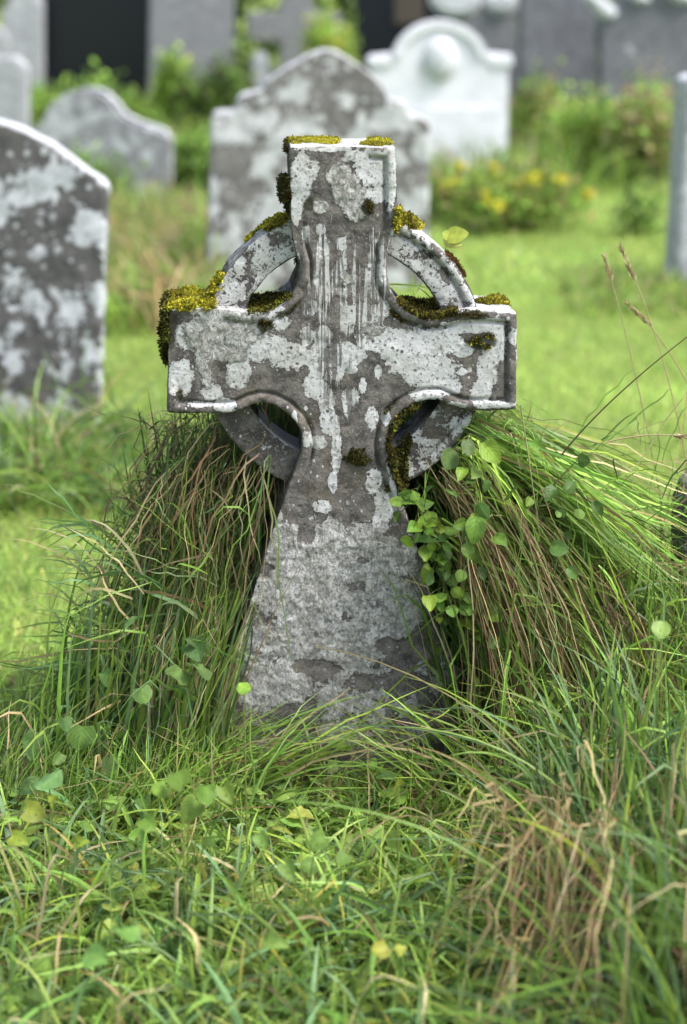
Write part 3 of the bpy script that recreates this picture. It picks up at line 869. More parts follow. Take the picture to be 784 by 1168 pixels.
# 2. foreground turf (lush, tangled)
g = Geo()
P = scatter(52000, -1.75, .35, .45)
f1 = fbm(P * 3.3, 3, 31)
hh = rng.uniform(.035, .12, len(P)) * (.45 + 1.1 * f1) * footf(P) ** .6
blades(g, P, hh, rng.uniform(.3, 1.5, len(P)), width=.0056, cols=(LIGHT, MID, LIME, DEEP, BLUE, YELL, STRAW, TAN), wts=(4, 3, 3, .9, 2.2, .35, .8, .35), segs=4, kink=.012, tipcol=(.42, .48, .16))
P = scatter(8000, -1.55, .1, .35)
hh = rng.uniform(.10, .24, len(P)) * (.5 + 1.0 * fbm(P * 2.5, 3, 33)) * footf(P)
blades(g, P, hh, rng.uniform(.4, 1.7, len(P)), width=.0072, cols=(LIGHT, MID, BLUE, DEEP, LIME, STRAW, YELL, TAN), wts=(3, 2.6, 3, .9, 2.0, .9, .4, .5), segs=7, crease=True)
# rough grass fringe at left in the middle distance handled below
n = 1500
P = np.stack([rng.uniform(-.34, .34, n), rng.uniform(-.46, -.10, n), np.full(n, -.004)], 1)
blades(g, P, rng.uniform(.05, .13, n) * np.where(rng.uniform(0, 1, n) < .12, 2.2, 1.0), rng.uniform(.2, 1.5, n), width=.0050, cols=(LIGHT, MID, BLUE, LIME, STRAW, TAN), wts=(3, 3, 1.4, 2, .8, .6), segs=7, kink=.008, crease=True)
n = 70
P0 = np.stack([rng.uniform(-.34, -.14, n), rng.uniform(-.22, -.10, n), rng.uniform(0, .08, n)], 1)
P2 = np.stack([P0[:, 0] + rng.uniform(.08, .34, n), P0[:, 1] - rng.uniform(-.01, .05, n), P0[:, 2] + rng.uniform(.06, .20, n)], 1)
c = palette(n, (MID, LIGHT, STRAW, TAN, LIME), (3, 3, 1, .7, 1))
strands(g, P0, (P0 + P2) / 2 + np.array([0, -.02, .04]), P2, .0042 * rng.uniform(.5, 1.5, n), c, c, 8, .008, crease=True)
n = 70
P0 = np.stack([rng.uniform(.14, .36, n), rng.uniform(-.22, -.10, n), rng.uniform(0, .14, n)], 1)
P2 = np.stack([P0[:, 0] - rng.uniform(.04, .26, n), P0[:, 1] - rng.uniform(-.01, .05, n), P0[:, 2] + rng.uniform(.02, .18, n)], 1)
c = palette(n, (MID, LIGHT, STRAW, TAN, LIME), (2, 3, 1.4, 1, 1))
strands(g, P0, (P0 + P2) / 2 + np.array([0, -.02, .04]), P2, .0038 * rng.uniform(.5, 1.5, n), c, c, 8, .008, crease=True)
n = 50
P = np.stack([rng.uniform(-.30, .30, n), rng.uniform(-.30, -.12, n), np.zeros(n)], 1)
blades(g, P, rng.uniform(.25, .42, n), rng.uniform(.6, 1.8, n), width=.0034, cols=(LIGHT, STRAW, TAN, MID), wts=(2, 1, 1, 1), segs=9, kink=.006)
P = scatter(4200, -1.7, -.25, .35)
P = P[fbm(P * 2.6, 3, 131) > .40]
FG = ((.31, .46, .10), (.24, .39, .09), (.22, .35, .16), (.38, .50, .11), (.50, .46, .22), (.46, .42, .10), (.13, .23, .05))
blades(g, P, rng.uniform(.09, .25, len(P)) * footf(P), rng.uniform(.3, 1.5, len(P)), width=.0105, cols=FG, wts=(4, 3, 2.4, 2, .7, .5, 1), segs=8, crease=True)
P = scatter(1500, -1.6, -.1, .35)
folded(g, P, rng.uniform(.10, .32, len(P)) * footf(P), FG, (3, 3, 2.4, 1.6, 1.6, .7, 1), .0075)
P = scatter(2600, -1.6, -.05, .35)
a_ = rng.uniform(0, 2 * np.pi, len(P)); e_ = P + np.stack([np.cos(a_), np.sin(a_), a_ * 0], 1) * rng.uniform(.05, .16, (len(P), 1)) + np.array([0, 0, .02])
P[:, 2] += rng.uniform(0, .05, len(P)); c = palette(len(P), (STRAW, TAN, BROWN, (.5, .45, .3)), (2, 1.6, .6, 1))
strands(g, P, (P + e_) / 2 + np.array([0, 0, .03]), e_, .0032 * rng.uniform(.5, 1.5, len(P)), c, c, 5, .02)
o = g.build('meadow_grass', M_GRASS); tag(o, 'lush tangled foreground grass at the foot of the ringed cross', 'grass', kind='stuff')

# 2b. low leafy ground cover in loose patches
g = Geo()
P = scatter(5200, -1.6, -.12, .3)
P = P[(fbm(P * 4.2, 3, 141) + .10 * (P[:, 0] < .1)) > .55]
P = P + rng.normal(0, .012, P.shape); P[:, 2] = np.abs(P[:, 2]) + rng.uniform(.02, .085, len(P))
n = len(P)
leaves(g, P, norm(rng.normal(0, 1, (n, 3)) * np.array([1, 1, .35])), norm(rng.normal(0, .45, (n, 3)) + np.array([0, -.15, 1])), .026 * np.exp(rng.normal(0, .3, n)),
       palette(n, ((.19, .31, .06), (.27, .37, .07), (.13, .23, .06), (.36, .38, .08)), (3, 2, 2, .4)), 'vine')
o = g.build('ground_cover', M_LEAF); tag(o, 'low leafy ground cover among the foreground grass', 'ground cover', kind='stuff')

# 3. tussocks built from bezier strands between ground and crown
def gp(px, py, n, sx, sy):
    c = ground(px, py); P = np.tile(c, (n, 1)); P[:, 0] += rng.normal(0, sx, n); P[:, 1] += rng.normal(0, sy, n); P[:, 2] = -.005
    return P

def clump(n, K, rad):
    """lock index, lock offset and lock colour factor for n strands in K locks"""
    i = rng.integers(0, K, n)
    return i, rng.normal(0, rad, (K, 3))[i], np.exp(rng.normal(0, .28, K))[i][:, None]

def tussock(label, parts, name='grass_tussock', origin=None):
    g = Geo()
    for fn in parts: fn(g)
    o = g.build(name, M_GRASS, None, origin)
    tag(o, label, 'grass tussock')
    return o

TW = (DEEP, MID, BLUE, LIGHT, STRAW, TAN, BROWN)
def left_main(g):
    n = 4200
    ki, ko, kc = clump(n, 130, 1.0)
    u = np.clip((rng.uniform(0, 1, 130) ** .8)[ki] + rng.normal(0, .035, n), 0, 1)   # 0 = by the shaft, 1 = far left
    x0 = -.16 - .34 * u + rng.normal(0, .02, n)
    y0 = rng.uniform(-.10, .34, n) - .08 * u + .16 * np.clip(1 - u * 4, 0, 1)
    P0 = np.stack([x0, y0, np.full(n, -.01)], 1)
    top = np.clip(rng.uniform(.2, .95, 130)[ki] + rng.normal(0, .14, n), .15, 1.0)
    xt = -.12 - .20 * rng.uniform(0, 1, n) ** .9 - .10 * u * (1 - top)
    zt = .08 + .66 * top * (1 - .52 * u)
    yt = rng.uniform(-.06, .26, n)
    P2 = np.stack([x0 + (xt - x0) * (.35 + .65 * top), y0 + (yt - y0) * top, zt], 1)
    P1 = P0 * .52 + P2 * .48 + np.stack([rng.normal(-.03, .012, n), rng.normal(-.02, .012, n), rng.normal(.05, .02, n)], 1) + ko * np.array([.035, .03, .03])
    P2 += ko * np.array([.045, .03, .02])
    # tips that bend over and fall outwards
    bend = (rng.uniform(0, 1, 130)[ki] < .20) & (rng.uniform(0, 1, n) < .8)
    P1[bend] = P2[bend] + np.stack([rng.normal(0, .02, bend.sum()), rng.normal(-.02, .03, bend.sum()), rng.uniform(.02, .14, bend.sum())], 1)
    P2[bend] += np.stack([rng.uniform(-.14, .02, bend.sum()), rng.uniform(-.06, .02, bend.sum()), -rng.uniform(.05, .30, bend.sum())], 1)
    P1[:, 2] = np.minimum(P1[:, 2], .80); P2[:, 2] = np.minimum(P2[:, 2], .70)
    straw = rng.uniform(0, 1, n) < .13
    c = palette(n, TW, (2.4, 3.4, 2.6, 2.2, .5, .3, .3))
    c[straw] = palette(straw.sum(), (STRAW, TAN, BROWN), (1.6, 1, .8))
    c = c * kc
    w = np.where(straw, .0026, .0056) * rng.uniform(.5, 1.5, n)
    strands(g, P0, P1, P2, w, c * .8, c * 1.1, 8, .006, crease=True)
def left_hang(g):
    """dry stems that hang from under the arm"""
    n = 330
    P0 = np.stack([rng.uniform(-.32, -.12, n), rng.uniform(-.07, .1, n), rng.uniform(.56, .72, n)], 1)
    P2 = P0 + np.stack([rng.uniform(-.20, .05, n), rng.uniform(-.12, .02, n), -rng.uniform(.15, .5, n)], 1)
    P1 = (P0 + P2) / 2 + np.stack([rng.normal(-.02, .03, n), rng.normal(-.03, .02, n), rng.uniform(-.03, .14, n)], 1)
    c = palette(n, (STRAW, TAN, BROWN, DEEP, MID), (1.2, 1.2, 1.0, 1.6, 1))
    strands(g, P0, P1, P2, .0024 * rng.uniform(.5, 1.4, n), c, c, 9, .012)
def left_fringe(g):
    """wisps that leave the outline on the left"""
    n = 150
    P0 = np.stack([rng.uniform(-.40, -.20, n), rng.uniform(-.05, .1, n), rng.uniform(.15, .55, n)], 1)
    P2 = P0 + np.stack([rng.uniform(-.20, .0, n), rng.uniform(-.08, .02, n), rng.uniform(-.25, .10, n)], 1)
    P1 = P0 + np.stack([rng.uniform(-.10, .02, n), rng.uniform(-.03, .02, n), rng.uniform(.02, .16, n)], 1)
    c = palette(n, (DEEP, MID, BROWN, TAN, BLUE), (3, 2, 1.4, 1, 1))
    strands(g, P0, P1, P2, .0032 * rng.uniform(.5, 1.4, n), c, c, 9, .012)
def left_foot(g):
    n = 2600
    P0 = np.stack([rng.uniform(-.66, -.22, n), rng.uniform(-.34, .02, n), np.full(n, -.01)], 1)
    blades(g, P0, rng.uniform(.08, .28, n) * (1.15 - .6 * np.abs(P0[:, 1])), rng.uniform(.2, 1.1, n), az=rng.normal(.9, .8, n), width=.0036,
           cols=(MID, LIGHT, DEEP, STRAW, TAN), wts=(3, 3, 1.6, .7, .5), segs=6, kink=.01)
def left_straw(g):
    n = 520; K = 26
    i = rng.integers(0, K, n)
    bx = rng.uniform(-.40, -.23, K)[i]; tx = rng.uniform(-.02, .20, K)[i]
    P0 = np.stack([bx + rng.normal(0, .02, n), rng.uniform(-.16, -.06, n), rng.uniform(0, .12, n)], 1)
    P2 = P0 + np.stack([tx * .6 + rng.normal(0, .02, n), rng.uniform(.0, .06, n), rng.uniform(.10, .34, n)], 1)
    P2[:, 0] = np.minimum(P2[:, 0], -.25 + .22 * P2[:, 2])
    P1 = (P0 + P2) / 2 + np.stack([rng.normal(-.012, .012, n), rng.normal(-.03, .01, n), rng.normal(.01, .012, n)], 1)
    c = palette(n, (STRAW, TAN, LIGHT, (.5, .45, .3)), (2, 1, 1.4, 1))
    strands(g, P0, P1, P2, .0026 * rng.uniform(.5, 1.5, n), c, c, 8, .006)
def left_fold(g):
    n = 420
    P0 = np.stack([rng.uniform(-.52, -.22, n), rng.uniform(-.16, .10, n), np.zeros(n)], 1)
    folded(g, P0, rng.uniform(.18, .62, n) * (1.1 - .8 * (-P0[:, 0] - .16)), (MID, BLUE, LIGHT, STRAW, DEEP), (2, 3, 2, 1, 1), .0064, rng.normal(2.2, 1.3, n), .5)
def left_blades(g):
    n = 300
    P0 = np.stack([rng.uniform(-.56, -.24, n), rng.uniform(-.16, .0, n), np.zeros(n)], 1)
    P2 = P0 + np.stack([rng.uniform(.02, .20, n), rng.uniform(-.03, .05, n), rng.uniform(.18, .50, n)], 1)
    P2[:, 0] = np.minimum(P2[:, 0], -.25 + .24 * P2[:, 2])
    P1 = (P0 + P2) / 2 + np.stack([rng.normal(-.02, .02, n), rng.normal(-.03, .02, n), rng.normal(.03, .03, n)], 1)
    c = palette(n, (BLUE, MID, LIGHT, DEEP), (3, 2, 2, 1))
    strands(g, P0, P1, P2, .0095 * rng.uniform(.5, 1.3, n), c * .9, c * 1.05, 8, .004, crease=True)
def left_chaos(g):
    n = 420
    P0 = np.stack([rng.uniform(-.48, -.22, n), rng.uniform(-.14, .12, n), rng.uniform(.05, .5, n)], 1)
    a = rng.normal(2.4, .9, n); Ln = rng.uniform(.06, .22, n)
    P2 = P0 + np.stack([np.cos(a) * Ln, rng.uniform(-.08, .02, n), np.sin(a) * Ln * .8], 1); P2[:, 2] = np.clip(P2[:, 2], .01, .6)
    P1 = (P0 + P2) / 2 + rng.normal(0, .02, (n, 3)) + np.array([0, -.02, .04])
    c = palette(n, (MID, LIGHT, BLUE, STRAW, TAN, DEEP), (2, 2, 2.4, 1.2, .8, 1))
    strands(g, P0, P1, P2, .0044 * rng.uniform(.4, 1.6, n), c, c * 1.05, 8, .01)
def left_wire(g):
    n = 380
    P0 = np.stack([rng.uniform(-.37, -.17, n), rng.uniform(-.05, .06, n), rng.uniform(.40, .71, n)], 1)
    P2 = P0 + np.stack([rng.normal(-.03, .05, n), rng.normal(-.02, .03, n), rng.normal(-.06, .10, n)], 1); P2[:, 2] = np.minimum(P2[:, 2], .715)
    P1 = (P0 + P2) / 2 + rng.normal(0, .035, (n, 3)); P1[:, 2] = np.minimum(P1[:, 2], .73)
    c = palette(n, (DEEP, (.03, .05, .015), BROWN, MID), (3, 2, 1.5, 1))
    strands(g, P0, P1, P2, .0026 * rng.uniform(.5, 1.5, n), c, c, 9, .03)
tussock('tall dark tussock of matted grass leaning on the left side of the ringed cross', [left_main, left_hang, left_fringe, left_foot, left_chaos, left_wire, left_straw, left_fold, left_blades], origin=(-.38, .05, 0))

def right_main(g):
    n = 4200
    ki, ko, kc = clump(n, 130, 1.0)
    u = np.clip(rng.uniform(0, 1, 130)[ki] + rng.normal(0, .04, n), 0, 1)
    x0 = .17 + .46 * u + rng.normal(0, .02, n)
    y0 = rng.uniform(-.08, .36, n) + .16 * np.clip(1 - u * 5, 0, 1)
    P0 = np.stack([x0, y0, np.full(n, -.01)], 1)
    top = np.clip(rng.uniform(.25, .95, 130)[ki] + rng.normal(0, .14, n), .2, 1)
    zt = (.16 + .58 * top) * (1 - .40 * u)
    P2 = np.stack([x0 - .10 * (1 - u) * top + rng.normal(0, .025, n), y0 + rng.normal(-.02, .02, n), zt], 1) + ko * np.array([.06, .05, .02])
    P1 = P0 * .5 + P2 * .5 + np.stack([rng.normal(.03, .04, n), rng.normal(-.02, .03, n), rng.normal(.05, .05, n)], 1)
    straw = rng.uniform(0, 1, n) < .07
    c = palette(n, TW, (2.4, 3, 1.8, 3.0, .3, .2, .1))
    c[straw] = palette(straw.sum(), (STRAW, TAN, BROWN), (1.6, 1.2, .8))
    c = c * kc
    w = np.where(straw, .0026, .0058) * rng.uniform(.5, 1.5, n)
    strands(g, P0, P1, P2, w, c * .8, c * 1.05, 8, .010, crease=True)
def right_comb(g):
    """combed-over strands arching from the arm down to the right"""
    n = 1900; K = 90
    ki, ko, kc = clump(n, K, 1.0)
    U = lambda a, b_, s: rng.uniform(a, b_, K)[ki] + rng.normal(0, s, n)
    P0 = np.stack([U(.16, .34, .012), U(-.07, .22, .012), U(.46, .715, .012)], 1)
    far = np.clip(U(.06, .42, .05), .03, .5)
    P2 = P0 + np.stack([far, U(-.10, .08, .02), -U(.02, .12, .02) - far * np.clip(U(.2, 1.3, .12), .1, 1.5)], 1)
    P1 = (P0 * .55 + P2 * .45) + np.stack([U(-.02, .02, .008), U(-.05, .01, .012), U(.0, .10, .015)], 1)
    P1[:, 2] = np.minimum(P1[:, 2], .78)
    c = palette(n, (MID, LIGHT, DEEP, STRAW, TAN, BROWN, LIME), (3.0, 3.4, 1.0, 1.0, .35, .2, 1.6))
    c = c * kc
    strands(g, P0, P1, P2, .0042 * rng.uniform(.5, 1.5, n), c * .9, c * 1.1, 9, .008)
def right_dead(g):
    """bundles of dead stems"""
    for bx, by, bz, tx, tz, m in ((.20, -.07, .62, .40, .18, 60), (.30, -.06, .58, .50, .20, 60), (.46, -.05, .44, .60, .14, 60), (.22, -.1, .5, .32, .02, 40)):
        P0 = np.array([bx, by, bz]) + rng.normal(0, .022, (m, 3)); P2 = np.array([tx, by - .06, tz]) + rng.normal(0, .05, (m, 3))
        P1 = (P0 + P2) / 2 + rng.normal(0, .02, (m, 3)) + np.array([.02, -.02, .03])
        c = palette(m, (STRAW, TAN, BROWN), (1.2, 1.6, 1))
        strands(g, P0, P1, P2, .0022 * rng.uniform(.5, 1.4, m), c, c, 8, .008)
def right_fringe(g):
    n = 170
    P0 = np.stack([rng.uniform(.22, .66, n), rng.uniform(-.06, .2, n), rng.uniform(.30, .62, n)], 1)
    P2 = P0 + np.stack([rng.uniform(-.05, .25, n), rng.uniform(-.08, .04, n), rng.uniform(-.05, .17, n)], 1)
    P1 = (P0 + P2) / 2 + np.stack([rng.normal(0, .03, n), rng.normal(0, .02, n), rng.uniform(0, .08, n)], 1)
    c = palette(n, (MID, LIGHT, STRAW, TAN, DEEP), (2, 2, 2, 1.2, 1))
    strands(g, P0, P1, P2, .0028 * rng.uniform(.5, 1.4, n), c, c, 8, .012)
def right_fold(g):
    n = 600
    P0 = np.stack([rng.uniform(.24, .64, n), rng.uniform(-.16, .14, n), np.zeros(n)], 1)
    folded(g, P0, rng.uniform(.2, .68, n) * (1.1 - .6 * (P0[:, 0] - .16)), (MID, LIGHT, LIME, STRAW, TAN, BLUE), (2, 3, 1.6, 1.4, .6, 1.4), .0064, rng.normal(.4, 1.4, n), .5)
def right_chaos(g):
    n = 700
    P0 = np.stack([rng.uniform(.24, .66, n), rng.uniform(-.12, .2, n), rng.uniform(.05, .60, n)], 1)
    P0[:, 2] *= 1 - .35 * (P0[:, 0] - .18) / .48
    a = rng.uniform(0, 2 * np.pi, n); Ln = rng.uniform(.08, .26, n)
    P2 = P0 + np.stack([np.cos(a) * Ln, rng.uniform(-.08, .03, n), np.sin(a) * Ln * .8], 1); P2[:, 0] = np.maximum(P2[:, 0], .21); P2[:, 2] = np.clip(P2[:, 2], .01, .64)
    P1 = (P0 + P2) / 2 + rng.normal(0, .03, (n, 3)) + np.array([0, -.02, .03])
    c = palette(n, (MID, LIGHT, LIME, STRAW, TAN, BLUE), (2, 3, 1.4, 1.2, .6, 1))
    strands(g, P0, P1, P2, .0040 * rng.uniform(.4, 1.5, n), c, c * 1.05, 8, .01)
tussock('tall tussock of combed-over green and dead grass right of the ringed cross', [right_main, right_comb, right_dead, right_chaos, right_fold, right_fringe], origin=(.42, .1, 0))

def back_main(g):
    n = 5200
    P0 = np.stack([rng.uniform(-.33, .33, n), rng.uniform(.11, .36, n), np.full(n, -.01)], 1)
    P2 = np.stack([P0[:, 0] + rng.normal(0, .06, n), P0[:, 1] + rng.normal(-.03, .05, n), rng.uniform(.45, .88, n) * (1 - .5 * (P0[:, 0] / .42) ** 2)], 1)
    P1 = (P0 + P2) / 2 + rng.normal(0, .03, (n, 3))
    c = palette(n, (DEEP, (.03, .055, .015), BROWN, (.05, .035, .022)), (2, 3, 1, 1.4))  # near-black blade colours stand in for the shadow inside the tussock
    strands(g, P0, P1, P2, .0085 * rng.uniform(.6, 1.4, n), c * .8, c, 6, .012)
def window_wisps(g):
    A = [((283, 352), (300, 330), (336, 326)), ((290, 350), (305, 345), (338, 332)), ((300, 352), (297, 335), (288, 322)), ((440, 326), (468, 322), (500, 330)), ((470, 356), (474, 330), (470, 312)),
         ((462, 354), (476, 338), (482, 318)), ((500, 352), (490, 336), (478, 328)), ((312, 352), (322, 340), (340, 336)), ((446, 330), (455, 345), (476, 350))]
    P = [np.array([at(*a[i], 3.13) + np.array([0, rng.uniform(-.02, .02), 0]) for a in A]) for i in range(3)]
    c = palette(len(A), (MID, LIGHT, DEEP, TAN), (2, 2, 1, .6))
    strands(g, P[0], P[1], P[2], np.full(len(A), .0035), c, c, 8)
tussock('matted grass coloured dark for its inner shade, grown up behind the ringed cross, seen through its lower openings', [back_main, window_wisps], origin=(0, .28, 0))

def fr_green(g):
    n = 2600
    P0 = np.stack([rng.uniform(.24, .95, n), rng.uniform(-1.20, -.30, n), np.full(n, -.01)], 1)
    P0 = P0[rng.uniform(0, 1, n) < .25 + .75 * sstep(.22, .40, P0[:, 0] + .12 * (P0[:, 1] + .5))]
    n = len(P0)
    hh = rng.uniform(.22, .56, n) * (.30 + .70 * sstep(.22, .46, P0[:, 0]))
    m = n // 6
    folded(g, P0[:m], hh[:m] * 1.1, (MID, BLUE, LIGHT, STRAW, TAN), (2, 2, 3, 1, .6), .0080, rng.normal(2.4, 1.3, m), .5)
    P0, hh, n = P0[m:], hh[m:], n - m
    blades(g, P0, hh, rng.uniform(.05, .8, n), az=rng.normal(1.6, 2.0, n), width=.0082, cols=(MID, DEEP, BLUE, LIGHT, LIME, TAN), wts=(3, 2.6, 2.2, 2, .7, .4), segs=9, crease=True)
def fr_long(g):
    n = 60
    P0 = np.stack([rng.uniform(.36, .85, n), rng.uniform(-1.15, -.35, n), np.full(n, 0.0)], 1)
    hh = rng.uniform(.40, .66, n)
    blades(g, P0, hh, rng.uniform(.5, 1.5, n), az=rng.normal(2.6, .9, n), width=.0058, cols=(BLUE, MID, LIGHT, LIME, STRAW), wts=(2.4, 2, 2, 1, .5), segs=11, crease=True)
tussock('out-of-focus tall green grass tussock in the lower right foreground', [fr_green, fr_long], origin=(.6, -.8, 0))

def dry(g):
    n = 190; K = 64
    i = rng.integers(0, K, n)
    P0 = np.stack([rng.uniform(.26, .66, K)[i] + rng.normal(0, .03, n), rng.uniform(-.85, -.45, K)[i] + rng.normal(0, .03, n), np.full(n, 0.0)], 1)
    T = np.stack([P0[:, 0] - rng.uniform(-.06, .18, K)[i] + rng.normal(0, .03, n), rng.uniform(-1.20, -.80, K)[i] + rng.normal(0, .03, n), rng.uniform(.02, .30, K)[i] + rng.normal(0, .03, n)], 1)
    P1 = P0 * .5 + T * .5 + np.stack([rng.uniform(.0, .07, K)[i], rng.uniform(-.02, .12, K)[i], rng.uniform(.12, .50, K)[i] + rng.normal(0, .03, n)], 1)
    cc = palette(n, ((.40, .29, .15), STRAW, TAN), (2.2, 1.4, .9))
    strands(g, P0, P1, T, .0042 * rng.uniform(.5, 1.4, n), cc, cc * 1.05, 11, .012)
    n = 40; K = 12
    i = rng.integers(0, K, n)
    P0 = np.stack([rng.uniform(.24, .56, K)[i] + rng.normal(0, .02, n), rng.uniform(-1.0, -.75, K)[i] + rng.normal(0, .03, n), np.full(n, 0.0)], 1)
    T = np.stack([P0[:, 0] * .6 + rng.uniform(.12, .26, K)[i] + rng.normal(0, .035, n), rng.uniform(-.85, -.5, K)[i] + rng.normal(0, .03, n), rng.uniform(.12, .42, K)[i] + rng.normal(0, .03, n)], 1)
    P1 = P0 * .5 + T * .5 + np.stack([rng.uniform(-.05, .02, K)[i], rng.normal(-.03, .02, n), rng.uniform(.02, .14, K)[i]], 1)
    c = palette(n, ((.42, .32, .17), STRAW, TAN), (2.2, 1.6, .7))
    strands(g, P0, P1, T, .0050 * rng.uniform(.5, 1.4, n), c, c * 1.05, 9, .008)
tussock('drooping clump of dry tan grass stems in the lower right foreground', [dry], origin=(.3, -.9, 0))

def midleft(g):
    n = 3200
    c = at(60, 560, 5.0)
    P0 = np.stack([rng.uniform(-1.75, -.58, n), rng.uniform(1.55, 2.42, n), np.zeros(n)], 1)
    hh = rng.uniform(.06, .20, n) * np.where(rng.uniform(0, 1, n) < .10, 2.0, 1) * np.clip(1.25 - .35 * np.abs(P0[:, 0] + 1.1), .4, 1.2)
    blades(g, P0, hh, rng.uniform(.3, 1.5, n), width=.0075, cols=(MID, LIGHT, BLUE, DEEP, STRAW, TAN), wts=(3, 3, 1.4, 1, 1.0, .7), segs=6)
tussock('blurred fringe of uncut grass in front of the lichen-blotched headstone', [midleft], origin=(-1.1, 2.0, 0))
def midleft2(g):
    n = 4200
    P0 = np.stack([rng.uniform(-1.75, -.55, n), rng.uniform(4.0, 7.2, n), np.zeros(n)], 1)
    hh = rng.uniform(.12, .42, n)
    blades(g, P0, hh, rng.uniform(.2, 1.2, n), width=.013, cols=(LIGHT, MID, STRAW, (.42, .28, .14), LIME), wts=(3, 1.6, 2.2, 2.0, 1.2), segs=5)
tussock('band of tall mixed green and tan grass between the blotched stone and the curved-top stone', [midleft2], origin=(-1.1, 5.5, 0))
def midright(g):
    n = 1800
    P0 = np.stack([rng.uniform(1.0, 2.2, n), rng.uniform(4.3, 5.0, n), np.zeros(n)], 1)
    hh = rng.uniform(.05, .20, n)
    blades(g, P0, hh, rng.uniform(.2, 1.2, n), width=.010, cols=(LIGHT, MID, STRAW, TAN, LIME), wts=(3, 2, 1.2, .8, 1.2), segs=5)
tussock('blurred uncut grass at the foot of the tall pale right-edge headstone', [midright], origin=(1.5, 4.6, 0))
g = Geo()
P = scatter(16000, 8.6, 15.5, 1.0)
hh = rng.uniform(.10, .42, len(P)) * (.4 + 1.2 * fbm(P * 1.3, 3, 61))
blades(g, P, hh, rng.uniform(.2, 1.1, len(P)), width=.016, cols=(LIGHT, MID, LIME, DEEP, STRAW, TAN), wts=(3, 2.6, 2, 1.2, .8, .6), segs=4)
o = g.build('rough_grass', M_GRASS); tag(o, 'rough uncut grass around the far gravestones', 'grass', kind='stuff')

# shrubs -----------------------------------------------------------
def shrub(label, px, py, d, w, h, depth, cols, wts, n, leaf=.05, flowers=None, name='shrub', cat='shrub', kind='oval'):
    c = at(px, py, d); y = d - 3.0
    root = empty(name, (c[0], y, 0)); tag(root, label, cat)
    g = Geo(); gs = Geo()
    ctr = np.stack([rng.uniform(-1, 1, 40) * w * .8, rng.uniform(-1, 1, 40) * depth * .8, rng.uniform(.15, .95, 40) ** .8 * h], 1)
    ctr[:, 2] *= 1 - .5 * (np.abs(ctr[:, 0]) / w) ** 2
    i = rng.integers(0, 40, n)
    P = ctr[i] + rng.normal(0, 1, (n, 3)) * np.array([w, depth, h]) * .16
    P[:, 2] = np.abs(P[:, 2])
    ax = norm(rng.normal(size=(n, 3)) + np.array([0, 0, .4])); up = norm(rng.normal(size=(n, 3)) + np.array([0, 0, 1.2]))
    shade = np.exp(rng.normal(0, .25, 40))[i][:, None]
    leaves(g, P, ax, up, leaf * rng.uniform(.6, 1.4, n), palette(n, cols, wts) * shade, kind, 4)
    g.build('foliage', M_LEAF, root)
    for k in range(16):
        t = ctr[k]; tube(gs, bez((t[0] * .3, t[1] * .3, -.02), (t[0] * .4, t[1] * .4, t[2] * .6), t, 6), .008, .003, (.06, .05, .025), 4)
    gs.build('stems', M_LEAF, root)
    if flowers:
        m = flowers
        fp = np.stack([rng.uniform(-1, 1, m) * w, rng.uniform(-1, .4, m) * depth - .05, h * rng.uniform(.55, 1.12, m)], 1)
        for p in fp:
            k = 44; gf = Geo()
            q = p + rng.normal(0, .010, (k, 3))
            leaves(gf, q, norm(rng.normal(size=(k, 3))), norm(rng.normal(size=(k, 3)) + np.array([0, -.5, 1])), .030, palette(k, ((.66, .62, .06), (.55, .52, .06)), (1, 1), .1), 'round', 4)
            gf.build('flower_head', M_PETAL, root)
    return root
G1 = (LIME, LIGHT, MID); G2 = (MID, DEEP, LIGHT); G3 = (LIGHT, TAN, MID, STRAW)
shrub('yellow-flowered ragwort clump in front of the white marble headstone', 588, 260, 9.9, .42, .36, .25, (MID, LIGHT, (.36, .26, .12), LIME), (1.6, 3, 1.8, 1), 2000, .040, 11, 'flowering_plant', 'flowering plant')
shrub('smaller yellow-flowered clump at the left foot of the white marble headstone', 512, 232, 10.4, .16, .24, .15, (MID, LIGHT, TAN), (2, 2, 1), 900, .04, 5, 'flowering_plant', 'flowering plant')
shrub('bright lime-green shrub in front of the tall plain grey headstone', 196, 120, 15.6, .19, .62, .2, G1, (3, 2, 1), 1500, .07)
shrub('dark green bush between the plain grey headstone and the white stone post', 248, 120, 15.0, .33, .58, .25, (MID, DEEP, BROWN), (2, 2.4, .6), 2600, .06)
shrub('green and russet shrub right beside the white marble headstone', 618, 190, 13.2, .26, .62, .25, (MID, LIGHT, (.36, .25, .12), LIME), (1.2, 3, 1.8, 1.6), 2000, .05)
shrub('low bright green shrub below the dark gap at upper right', 668, 200, 12.6, .40, .50, .3, (LIGHT, MID, LIME, STRAW), (3, 1.6, 1.8, .6), 2200, .05)
shrub('green shrub with tan tips in front of the scrolled slate-grey headstone', 745, 200, 12.2, .36, .66, .3, (MID, LIGHT, TAN, STRAW), (1, 3, 2.2, 1.6), 2000, .05)
shrub('loose broad-leaved weed clump left of the tall pale right-edge headstone', 728, 262, 9.6, .15, .26, .1, (DEEP, MID, LIGHT), (1.4, 2, 2), 260, .045)
shrub('leafy weeds at the foot of the plain black headstone', 105, 110, 14.6, .48, .48, .25, (MID, LIGHT, LIME), (2, 2, 1), 2200, .06)
shrub('light green weeds between the pale corner headstone and the curved-top stone', 42, 130, 14.0, .22, .50, .2, (LIGHT, MID, LIME), (2, 2, 1), 1300, .06)
shrub('yellow-green weeds by the distant stone cross', 375, 60, 17.5, .30, .95, .3, (LIME, LIGHT, YELL), (2, 2, .8), 1700, .07)
shrub('single yellow dandelion clump behind the blotched headstone', 142, 235, 9.4, .07, .15, .06, (MID, LIGHT), (1, 1), 160, .04, 1, 'flowering_plant', 'flowering plant')
